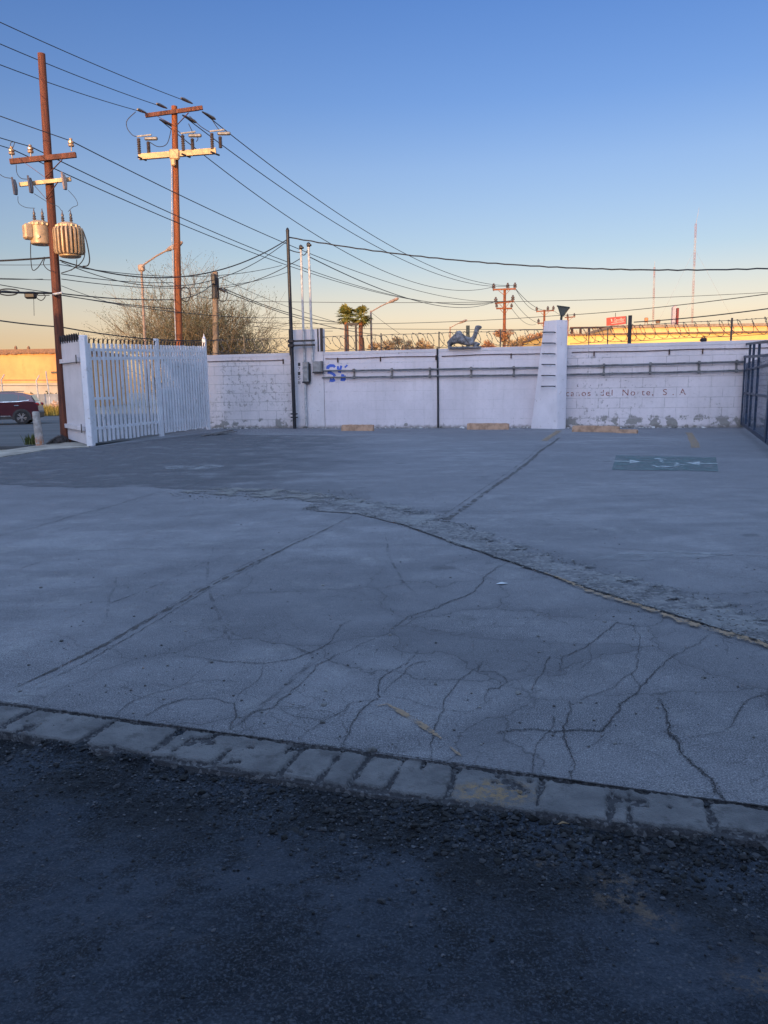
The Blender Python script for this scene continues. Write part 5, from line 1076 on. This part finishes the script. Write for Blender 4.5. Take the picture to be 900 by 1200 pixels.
# palms with trimmed trunks, gate frame between them
M_PALMT = m_wood('palm_trunk', (.24, .07, .03), (.46, .18, .08), 6); M_PALML = m_leaf('palm_frond', (.08, .10, .02), (.24, .21, .06))
def palm(px, py_top, Y, label, seed):
    rr = random.Random(seed); c = at(px+1, 455, Y); c.z = 0; top = at(px, py_top, Y); t = thing('palm_tree', c, label, 'palm tree', 'pair of fan palms')
    MB().tube([c, c.lerp(top, .5), top-Vector((0, 0, .3))], [.24, .19, .15], 12).build('trunk', M_PALMT, t); lb = MB()
    for i in range(34):
        a = rr.uniform(0, 6.3); el = rr.uniform(-.7, 1.45); d = Vector((math.cos(a)*math.cos(el), math.sin(a)*math.cos(el), math.sin(el))); L0 = rr.uniform(.22, .55); h = top+d*L0
        lb.tube([top, h], .025, 4); u = d.cross(Vector((0, 0, 1))); u = u.normalized() if u.length > .1 else Vector((1, 0, 0)); v = d.cross(u)
        for k_ in range(13):
            b = (k_-6)*.20; dd = (d*math.cos(b)+u*math.sin(b)).normalized(); L1 = rr.uniform(.38, .68); e = h+dd*L1+Vector((0, 0, -.22*L1)); m_ = h+dd*L1*.6; s_ = dd.cross(v).normalized()*.045
            lb.add([h-s_*.3, h+s_*.3, m_+s_, e, m_-s_], [(0, 1, 2, 3, 4)])
    lb.build('crown', M_PALML, t, flat=True); return t
palm(405.8, 370.5, 60, 'left fan palm of the pair beyond the wall', 3); palm(422.5, 371.5, 60, 'right fan palm of the pair beyond the wall', 4)
t = thing('goal_frame', at(412, 455, 59), 'dark square frame standing between the two palms', 'frame'); t.location.z = 0; WM[t] = Matrix.Translation(t.location)
z_ = at(410, 380, 59).z
for x in (407, 418.5): q_ = at(x, 455, 59); MB().bar((q_.x, 59, 0), (q_.x, 59, z_), .16, .16).build('upright', M_BLACK, t)
a, b = at(406, 380, 59), at(419.5, 380, 59); MB().bar((a.x, 59, z_), (b.x, 59, z_), .14, .2).build('crossbar', M_BLACK, t)
small_tree(427, 374, 7, 60, M_PALML, 'small green tuft of leaves right of the two palms', 240, 'young_palm')
# ================================================================== yellow warehouse, sign, slabs, masts
def m_yellow(name, c, c2):
    t = NT(name); P = t.pos; col = t.mix(t.rng(t.noise(.25, 6, rough=.6), .35, .65), c2, c); col = t.mix(t.rng(t.noise(1.2, 7, t.mapv(P, (1, 1, .35)), rough=.7), .52, .72, 0, .45), col, tuple(x*.55 for x in c)); return t.done(col, .85, t.bump(t.noise(5, 5), .3, .03))
M_YEL = m_yellow('yellow_plaster', (.78, .53, .17), (.68, .42, .12)); M_YEL2 = m_yellow('sandy_plaster', (.72, .50, .24), (.62, .38, .15)); M_BAND2 = simple('brown_trim', (.22, .12, .07), .8, bump=0); M_ROOF = simple('roof_sheet', (.30, .22, .16), .7, bump=0)
def zat(px, py, Y): return at(px, py, Y).z
t = thing('yellow_warehouse', at(700, 455, 60), 'long low sunlit yellow warehouse behind the razor wire on the right', 'warehouse'); t.location.z = 0; WM[t] = Matrix.Translation(t.location)
x0 = at(640, 400, 60).x; z1_ = zat(700, 393, 60); MB().bbox(x0, 80, 60, 74, -.1, z1_).build('front_wall', M_YEL, t, flat=True); MB().bbox(x0-.1, 80.1, 59.9, 74.1, z1_, z1_+.14).build('roof_edge', M_BAND2, t, flat=True)
t = thing('raised_block', at(800, 455, 66), 'taller sandy block with a tiled edge rising behind the yellow warehouse', 'building'); t.location.z = 0; WM[t] = Matrix.Translation(t.location)
xa = at(753, 390, 66).x; zz = zat(760, 382.5, 66); MB().bbox(xa, 90, 66+8.5, 84, -.1, zz+.5).build('front_wall', M_YEL2, t, flat=True); MB().bbox(xa-.1, 90.1, 66+8.3, 84.1, zz+.5, zz+.75).build('roof_edge', M_ROOF, t, flat=True)
for i, (px, w_, h_) in enumerate(((757.5, 4, 372), (771, 5, 378))):
    a = at(px, h_, 76); t = thing('roof_tank', Vector((a.x, 76, zz+.7)), ['thin orange water tower standing on the left end of the sandy block', 'low orange tank on the roof of the sandy block'][i], 'tank', 'orange tanks on the roof')
    hh_ = max(.6, a.z-zz-.75); MB().lathe((a.x, 76, zz+.75+hh_*.45), [(w_*.035, 0), (w_*.045, .1), (w_*.045, hh_*.5), (.05, hh_*.55)], 12).build('tank', M_BAND2 if i else simple('tank_orange', (.50, .22, .10), .7, bump=0), t); mb = MB()
    for dx in (-.12, .12): mb.bar((a.x+dx, 76, zz+.7), (a.x+dx, 76, zz+.8+hh_*.5), .05, .05)
    mb.build('stand', M_BAND2, t)
# pergola-like rack left of the sign
t = thing('roof_rack', at(700, 455, 100), 'dark rail and posts on the roof line left of the red sign', 'rail'); t.location.z = 0; WM[t] = Matrix.Translation(t.location)
z_ = zat(690, 384, 100); a, b = at(668, 384, 100), at(714, 384, 100); MB().bar((a.x, 100, z_), (b.x, 100, z_), .2, .22).build('rail', M_RUST, t)
for x in (670, 680, 690, 703, 712): q_ = at(x, 400, 100); MB().bar((q_.x, 100, 0), (q_.x, 100, z_), .25, .25).build('upright', M_RUST, t)
# red sign
YS = 92; t = thing('billboard', at(725, 455, YS), 'red roadside sign with pale handwriting on legs above the yellow warehouse', 'sign'); t.location.z = 0; WM[t] = Matrix.Translation(t.location)
q4 = [at(714.5, 381.5, YS-.2), at(733.2, 379.6, YS+.9), at(733.2, 370.3, YS+.9), at(714.5, 372.0, YS-.2)]
M_SIGN = simple('sign_red', (.62, .10, .07), .5, var=.1, bump=0); M_SIGNW = simple('sign_pale', (.85, .62, .52), .5, bump=0)
dn = (q4[1]-q4[0]).cross(q4[3]-q4[0]).normalized(); dn = dn if dn.y < 0 else -dn
MB().prism(q4, -dn*.55).build('panel', M_SIGN, t, flat=True); 
e1 = (q4[1]-q4[0]); up = (q4[3]-q4[0])
MB().prism([q4[1]+e1*.005, q4[2]+e1*.005, q4[2]+Vector((.36, .9, 0)), q4[1]+Vector((.36, .9, 0))], Vector((.05, 0, 0))).build('side_panel', M_BLACK, t, flat=True)
cu = bpy.data.curves.new('t', 'FONT'); cu.body = 'Sandler'; cu.size = 1; cu.shear = .35; ob = bpy.data.objects.new('t', cu); COL.objects.link(ob); dg = bpy.context.evaluated_depsgraph_get(); me = bpy.data.meshes.new_from_object(ob.evaluated_get(dg)); bpy.data.objects.remove(ob)
v = np.array([tuple(x.co) for x in me.vertices]); f = [tuple(p.vertices) for p in me.polygons]; a_, b_ = v.min(0), v.max(0)
mb = MB(); mb.add([q4[0]+e1*(.24+.68*(x-a_[0])/(b_[0]-a_[0]))+up*(.38+.46*(y-a_[1])/(b_[1]-a_[1]))+dn*.03 for x, y, _ in v], f); mb.build('sign_writing', M_SIGNW, t, flat=True)
mb = MB(); pt = lambda u_, v_: q4[0]+e1*u_+up*v_+dn*.025
mb.add([pt(.10, .18), pt(.92, .26), pt(.92, .33), pt(.10, .25)], [(0, 1, 2, 3)]); mb.add([pt(.06, .80), pt(.13, .80), pt(.16, .45), pt(.10, .45)], [(0, 1, 2, 3)]); mb.build('sign_flourish', M_SIGNW, t, flat=True)
for x in (719, 724, 728, 735): q_ = at(x, 381, YS+.6); MB().bar((q_.x, q_.y, 0), (q_.x, q_.y, q_.z), .16, .16).build('leg', M_BLACK if x > 720 else M_RUST, t)
MB().bar(at(721.3, 371.5, YS), at(721.3, 366.5, YS), .05, .05).build('aerial', M_RUST, t)
# pylon slab
t = thing('pylon_sign', at(791, 455, 105), 'tall narrow grey slab with a dark red edge beyond the yellow warehouse', 'pylon'); t.location.z = 0; WM[t] = Matrix.Translation(t.location)
a, b = at(788.6, 360, 105), at(792.6, 357, 105); MB().prism([(a.x, 105, 0), (b.x, 105, 0), (b.x, 105, b.z), (a.x, 105, a.z)], (0, .5, 0)).build('slab', simple('slab_grey', (.42, .36, .40), .7, bump=0), t, flat=True)
a, b = at(793.1, 361, 105.3), at(795.2, 361, 105.3); MB().bbox(a.x, b.x, 105.1, 105.7, 0, a.z).build('edge_panel', simple('slab_red', (.20, .03, .03), .6, bump=0), t, flat=True)
# lattice masts
M_MR = simple('mast_red', (.30, .13, .10), .6, bump=0); M_MW = simple('mast_white', (.40, .34, .32), .6, bump=0)
def mast(pxb, pxt, pyt, Y, w_, label, whip=None):
    b = at(pxb, 455, Y); b.z = 0; top = at(pxt, pyt, Y); t = thing('radio_mast', b, label, 'radio mast', 'distant radio masts'); n = 12
    for k_ in range(n):
        mb = MB(); p, q_ = b.lerp(top, k_/n), b.lerp(top, (k_+1)/n); c = [Vector((math.cos(a)*w_, math.sin(a)*w_, 0)) for a in (0.3, 2.4, 4.5)]
        for v_ in c: mb.tube([p+v_, q_+v_], .03, 4)
        m_ = 5
        for j in range(m_):
            for i in range(3): mb.tube([p.lerp(q_, j/m_)+c[i], p.lerp(q_, (j+1)/m_)+c[(i+1) % 3]], .02, 3, cap=False)
        mb.build('mast_section', M_MR if k_ % 2 else M_MW, t)
    if whip: MB().tube([top, at(whip[0], whip[1], Y)], [.05, .02], 5).build('whip_aerial', M_MW, t)
    for gx, gy, py in whip[2] if whip and len(whip) > 2 else (): MB().tube([b.lerp(top, py), at(gx, gy, Y)], .018, 3).build('guy_wire', M_MW, t)
    return t
mast(808, 815.5, 262, 190, .24, 'tall thin red and white lattice mast with a whip on top near the right edge', (819.5, 243, [(765, 390, .85), (780, 395, .55), (870, 395, .85)])); mast(763.5, 767, 313, 185, .20, 'shorter lattice mast left of the taller one', (767.5, 306))
# ================================================================== far left: building, fence, wall, verge
t = thing('warehouse', at(20, 455, 92), 'long sunlit sandy building with a dark brown roof band beyond the street at the left', 'warehouse'); t.location.z = 0; WM[t] = Matrix.Translation(t.location)
a = at(-80, 412, 92); zz = zat(30, 413.5, 92); MB().bbox(-95, at(90, 420, 92).x, 92, 110, -.1, zz).build('front_wall', m_yellow('sandy_wall', (.60, .33, .12), (.50, .24, .09)), t, flat=True)
MB().bbox(-95.2, at(90, 420, 92).x+.2, 91.8, 110, zz, zz+.42).build('roof_band', M_BAND2, t, flat=True); mb = MB()
for i in range(40): x = at(-10+2.1*i, 420, 92).x; mb.bbox(x, x+.19, 91.75, 91.85, zz-.02-random.random()*.22, zz+.1)
mb.build('band_edge', M_BAND2, t, flat=True)
for x in (61.2, 65): q_ = at(x, 436.5, 91.8); MB().bbox(q_.x-.16, q_.x+.16, 91.85, 91.97, q_.z-.12, q_.z+.12).build('wall_vent', M_BLACK, t)
for x, h_ in ((17, .25), (32, .2)): q_ = at(x, 412, 92); MB().lathe((q_.x, 92.4, zz+.4), [(.15, 0), (.18, .2), (.08, .2+h_)], 10).build('roof_vent', M_BAND2, t)
o = MB().bbox(-80, at(90, 455, 76).x, 76, 76.3, -.1, zat(40, 449, 76)).build('yard_wall', m_yellow('pale_yard_wall', (.42, .36, .28), (.34, .28, .21)), flat=True); tag(o, 'low pale brown wall in shade in front of the sandy building', 'wall')
o = MB().bbox(-80, at(90, 455, 66).x, 66, 66.25, -.1, zat(40, 462, 66)).build('yard_wall', simple('grey_yard_wall', (.26, .27, .29), .9, var=.3, sc=.6), flat=True); tag(o, 'low grey wall nearest the street verge', 'wall')
weed(at(60, 455, 68)-Vector((0, 0, 1.6)), 10, .2, M_WEED, 'x') if False else None
mb = MB()
for _ in range(60): q_ = at(random.uniform(-20, 85), 455, 70); leaves(mb, (q_.x, 70+random.random(), random.uniform(.3, 1.35)), 30, .5, .08, .2)
tag(mb.build('hedge', m_leaf('hedge_leaf', (.03, .04, .02), (.07, .07, .03)), flat=True), 'dark low hedge between the two low walls', 'hedge', kind='stuff')
t = thing('wire_fence', at(30, 455, 62), 'open wire fence with pale bent topped posts between the street and the sandy building', 'fence'); t.location.z = 0; WM[t] = Matrix.Translation(t.location)
for x, h_, ly in ((1.5, 445, 0), (42.5, 446, 0), (54.5, 441, -4)):
    b = at(x+2+(2 if ly else 0), 455, 62); b.z = 0; top = at(x, h_, 62); MB().tube([b, top, top+Vector((.28 if ly == 0 else -.02, 0, .40))], .05, 6).build('fence_post', M_PIPE, t)
mb = MB()
for py in (445.5, 452): a, b = at(-60, py, 62), at(90, py, 62); mb.tube([a, b], .022, 4)
mb.build('strand', M_RAZOR, t)
for i in range(7): 
    p = at(random.uniform(46, 72), 455, 57.5+random.random()*1.5); p.z = 0
VC = [at(x, 455, 57.5) for x in (52, 57, 62, 67, 71, 48)]
vb = MB()
for c in VC:
    c.z = 0
    for _ in range(260):
        p = c+Vector((random.gauss(0, .35), random.gauss(0, .5), 0)); h_ = random.uniform(.2, .9); a = random.uniform(0, 6.3); e = p+Vector((math.cos(a)*.2, math.sin(a)*.2, h_)); u = Vector((-math.sin(a), math.cos(a), 0))*.04; vb.add([p-u, p+u, e], [(0, 1, 2)])
tag(vb.build('verge_weeds', m_leaf('verge_leaf', (.16, .14, .03), (.50, .34, .08)), flat=True), 'sunlit yellow weeds on the verge across the street between car and pole', 'weeds', kind='stuff')
vb = MB(); c = at(64, 455, 57.2); c.z = 0; leaves(vb, c+Vector((0, 0, .75)), 160, .42, .05, .11, (1.1, .6, .8)); vb.tube([c, c+Vector((0, 0, .8))], .05, 5)
tag(vb.build('flowering_shrub', m_leaf('pale_flower', (.55, .30, .16), (.80, .55, .38)), flat=True), 'small pale orange flowering shrub among the verge weeds', 'shrub')
# ================================================================== car
CB = G(36, 496.5); YC = CB.y; rear = at(46.5, 470, YC).x
t = NT('dark_red_paint'); M_CAR = t.done((.060, .006, .014), .28, None, .35); t.b.inputs['Coat Weight'].default_value = 1; t.b.inputs['Coat Roughness'].default_value = .05
t = NT('tinted_glass'); M_GLASS = t.done((.012, .016, .024), .06, None, 0, spec=.8)
M_TYRE = simple('tyre_rubber_black', (.018, .018, .02), .85, bump=0); M_RIM = simple('alloy_rim', (.42, .42, .44), .3, .8, bump=0); M_TRIM = simple('black_trim', (.025, .025, .028), .6, bump=0); M_CHR = simple('chrome', (.60, .60, .62), .2, .9, bump=0)
t = NT('tail_lamp_red'); M_TAIL = t.done((.40, .02, .02), .2)
LC = 4.35; WC = 1.84; z0 = -.03
Cx = lambda x: rear-(LC-x)*1.0         # x runs from the nose (0) to the tail (LC)
CMx = Matrix.Translation((at(43.5, 470, YC).x, YC+.1, z0)) @ Matrix.Rotation(R(16), 4, 'Z') @ Matrix.Diagonal((1.08, 1.08, 1.08, 1)) @ Matrix.Translation((-LC, 0, 0))   # car frame: x to the tail, y across
car = thing('parked_car', None, 'dark red compact suv on the street cut by the left edge of the photo', 'car', M=Matrix.Translation(CMx @ Vector((LC/2, WC/2, 0))) @ Matrix.Rotation(R(16), 4, 'Z'))
def side_y(z): return WC/2-(.05 if z < .35 else 0)-max(0, z-.95)*.30-max(0, .5-z)*.05
body = [(.02, .45), (.0, .70), (.12, .86), (.9, 1.02), (1.35, 1.08), (LC-.55, 1.13), (LC-.16, 1.12), (LC-.03, .98), (LC-.0, .62), (LC-.08, .36), (LC-.5, .26), (.45, .24), (.1, .30)]
def loft(poly, n=3, m=M_CAR, name='body', parent=None, inset=.0, y0=-1, y1=1, top=None):
    # sections across the width with rounded shoulders
    ys = [-1, -.97, -.86, -.5, 0, .5, .86, .97, 1]; sc = [.955, .985, 1, 1.004, 1.006, 1.004, 1, .985, .955]; cx = LC/2; cz = .68; vs = []
    for y, s_ in zip(ys, sc):
        for x, z in poly: vs.append(((cx+(x-cx)*(.985+.015*s_ if abs(y) > .9 else 1)), WC/2+y*side_y(z), cz+(z-cz)*s_))
    k_ = len(poly); fs = [tuple(range(k_-1, -1, -1)), tuple(range((len(ys)-1)*k_, len(ys)*k_))]
    for i in range(len(ys)-1):
        for j in range(k_): fs.append((i*k_+j, i*k_+(j+1) % k_, (i+1)*k_+(j+1) % k_, (i+1)*k_+j))
    mb = MB(CMx); mb.add(vs, fs); return mb.build(name, m, parent, ang=28)
loft(body, parent=car)
# wheel arches as black discs, glasshouse
cab = [(1.15, 1.05), (1.75, 1.44), (2.15, 1.56), (3.0, 1.60), (3.65, 1.55), (3.98, 1.44), (LC-.18, 1.10)]
mb = MB(CMx); vs = []; k_ = len(cab)
for sgn in (-1, 1):
    for x, z in cab: vs.append((x, WC/2+sgn*(side_y(1.0)-.03-(z-1.05)*.34), z))
mb.add(vs, [tuple(range(k_-1, -1, -1)), tuple(range(k_, 2*k_))]+[(j, (j+1) % k_, k_+(j+1) % k_, k_+j) for j in range(k_)]); mb.build('cabin', M_CAR, car, ang=20)
def sidep(pts, off, m, name, sgn=-1, th=.012):
    mb = MB(CMx); P = [(x, WC/2+sgn*(side_y(1.0)-.03-(z-1.05)*.34+off), z) for x, z in pts]; mb.prism(P, (0, -sgn*th, 0)); return mb.build(name, m, car, flat=True)
for sgn in (-1, 1):
    sidep([(1.45, 1.10), (1.95, 1.44), (2.50, 1.50), (2.50, 1.12)], .006, M_GLASS, 'side_window', sgn); sidep([(2.57, 1.12), (2.57, 1.505), (3.2, 1.50), (3.42, 1.44), (3.40, 1.14)], .006, M_GLASS, 'side_window', sgn); sidep([(3.46, 1.15), (3.48, 1.43), (3.75, 1.36), (3.86, 1.20)], .006, M_GLASS, 'side_window', sgn)
    sidep([(1.35, 1.075), (3.45, 1.115), (3.92, 1.18), (3.92, 1.20), (3.45, 1.14), (1.37, 1.10)], .012, M_CHR, 'window_trim', sgn)
    mb = MB(CMx); mb.bar((1.9, WC/2+sgn*.66, 1.60), (3.5, WC/2+sgn*.66, 1.625), .04, .05); mb.build('roof_rail', M_CHR, car)
    yb = WC/2+sgn*(WC/2+.006)
    mb = MB(CMx); mb.bbox(.95, LC-1.25, min(yb, yb-sgn*.03), max(yb, yb-sgn*.03), .26, .40); mb.build('sill', M_TRIM, car); mb = MB(CMx); mb.bbox(1.1, LC-1.3, min(yb+sgn*.012, yb), max(yb+sgn*.012, yb), .40, .45); mb.build('sill_trim', M_CHR, car)
    for x in (2.35, 3.35): mb = MB(CMx); mb.bbev((x, WC/2+sgn*(WC/2+.02), .93), (.22, .05, .035), .012); mb.build('door_handle', M_CHR, car)
    for x in (.82, LC-.80):
        mb = MB(CMx); ring = [(x+.44*math.cos(a), .33+.44*math.sin(a)) for a in np.linspace(-.25, PI+.25, 18)]; mb.prism([(u_, WC/2+sgn*(WC/2+.012), v_) for u_, v_ in ring], (0, -sgn*.10, 0)); mb.build('wheel_arch', M_TRIM, car)
        w_ = bpy.data.objects.new('wheel', None); COL.objects.link(w_); w_.parent = car; WM[w_] = WM[car]
        mb = MB(CMx); yc = WC/2+sgn*(WC/2-.08); mb.lathe((x, yc, .345), [(.23, -.11), (.335, -.115), (.35, -.08), (.35, .08), (.335, .115), (.23, .11)], 28, 'Y'); mb.build('tyre', M_TYRE, w_)
        mb = MB(CMx); mb.lathe((x, yc, .345), [(.06, -.10), (.235, -.118), (.24, -.09), (.24, .09), (.235, .118), (.06, .10)], 24, 'Y'); mb.build('rim_back', M_TRIM, w_)
        mb = MB(CMx)
        for k_ in range(10): a = 2*PI*k_/10+(.12 if k_ % 2 else -.12); mb.bar((x+.03*math.cos(a), yc+sgn*.125, .345+.03*math.sin(a)), (x+.225*math.cos(a), yc+sgn*.125, .345+.225*math.sin(a)), .035, .02, up=(0, 1, 0))
        mb.lathe((x, yc+sgn*.12, .345), [(.05, -.02), (.05, .02)], 12, 'Y'); mb.build('rim', M_RIM, w_)
mb = MB(CMx); mb.prism([(1.22, .22, 1.10), (1.22, WC-.22, 1.10), (1.78, WC-.33, 1.435), (1.78, .33, 1.435)], (-.01, 0, .012)); mb.build('windscreen', M_GLASS, car, flat=True)
mb = MB(CMx); mb.prism([(LC-.175, .24, 1.14), (LC-.175, WC-.24, 1.14), (4.0, WC-.34, 1.42), (4.0, .34, 1.42)], (.012, 0, .008)); mb.build('rear_window', M_GLASS, car, flat=True)
for y in (.17, WC-.17): mb = MB(CMx); mb.bbev((LC-.08, y, .98), (.20, .30, .16), .04); mb.build('tail_lamp', M_TAIL, car); mb = MB(CMx); mb.bbev((.10, y, .74), (.22, .34, .14), .04); mb.build('headlight', M_RIM, car)
mb = MB(CMx); mb.bbev((LC-.04, WC/2, .46), (.14, WC-.16, .30), .04); mb.build('rear_bumper', M_TRIM, car); mb = MB(CMx); mb.bbev((.05, WC/2, .42), (.14, WC-.16, .28), .04); mb.build('front_bumper', M_TRIM, car)
for y in (-.02, WC+.02): mb = MB(CMx); mb.bbev((1.42, y, 1.10), (.14, .20, .14), .04); mb.build('wing_mirror', M_CAR, car)
# ================================================================== unseen building behind the camera, stepped to shape the shade on the lot
def block(x0, x1, y0, y1, h, label):
    t = thing('shade_building', Vector(((x0+x1)/2, y1, 0)), label, 'building', 'unseen buildings shading the lot'); M_ = m_yellow('stucco_beige', (.40, .37, .33), (.34, .31, .28)) if 'stucco_beige' not in bpy.data.materials else bpy.data.materials['stucco_beige']
    MB().bbox(x0, x1, y0, y1, -.1, h).build('wall', M_, t, flat=True); MB().bbox(x0-.15, x1+.15, y0-.15, y1+.15, h, h+.25).build('parapet', M_BAND2, t, flat=True)
    x = x0+2
    while x < x1-2.5: MB().bbox(x, x+1.6, y1-.02, y1+.03, 1.2, 2.5).build('window', M_GLASS, t, flat=True); x += 4
    return t
block(-20.5, 55, -14, -3.6, 8.7, 'large plain unseen building behind the camera shading the lot'); block(-38.5, -20.55, -14, -3.6, 6.85, 'lower unseen building behind the camera lowering the shade on the street side'); block(-80, -38.55, -14, -3.6, 6.2, 'lowest unseen building behind the camera letting sun reach the far verge')
# small leaf scraps
lf = MB(); c = G(655, 958); 
for i in range(1): p = c+Vector((random.uniform(-.07, .07), random.uniform(-.02, .02), .0)); lf.add([p+Vector((-.022, 0, -.02)), p+Vector((0, -.008, -.01)), p+Vector((.025, .0, -.018)), p+Vector((.0, .010, -.012))], [(0, 1, 2, 3)])
tag(lf.build('dry_leaf', simple('dead_leaf', (.30, .20, .11), .8, bump=0)), 'curled tan dead leaf lying against the kerb edge', 'leaf')
lf = MB(); c = G(588, 685); lf.add([c+Vector((-.05, 0, .006)), c+Vector((0, -.025, .012)), c+Vector((.055, .01, .008)), c+Vector((0, .03, .016))], [(0, 1, 2, 3)]); tag(lf.build('paper_scrap', simple('pale_paper', (.65, .68, .72), .8, bump=0)), 'small white paper scrap on the concrete below the broken strip', 'paper scrap')
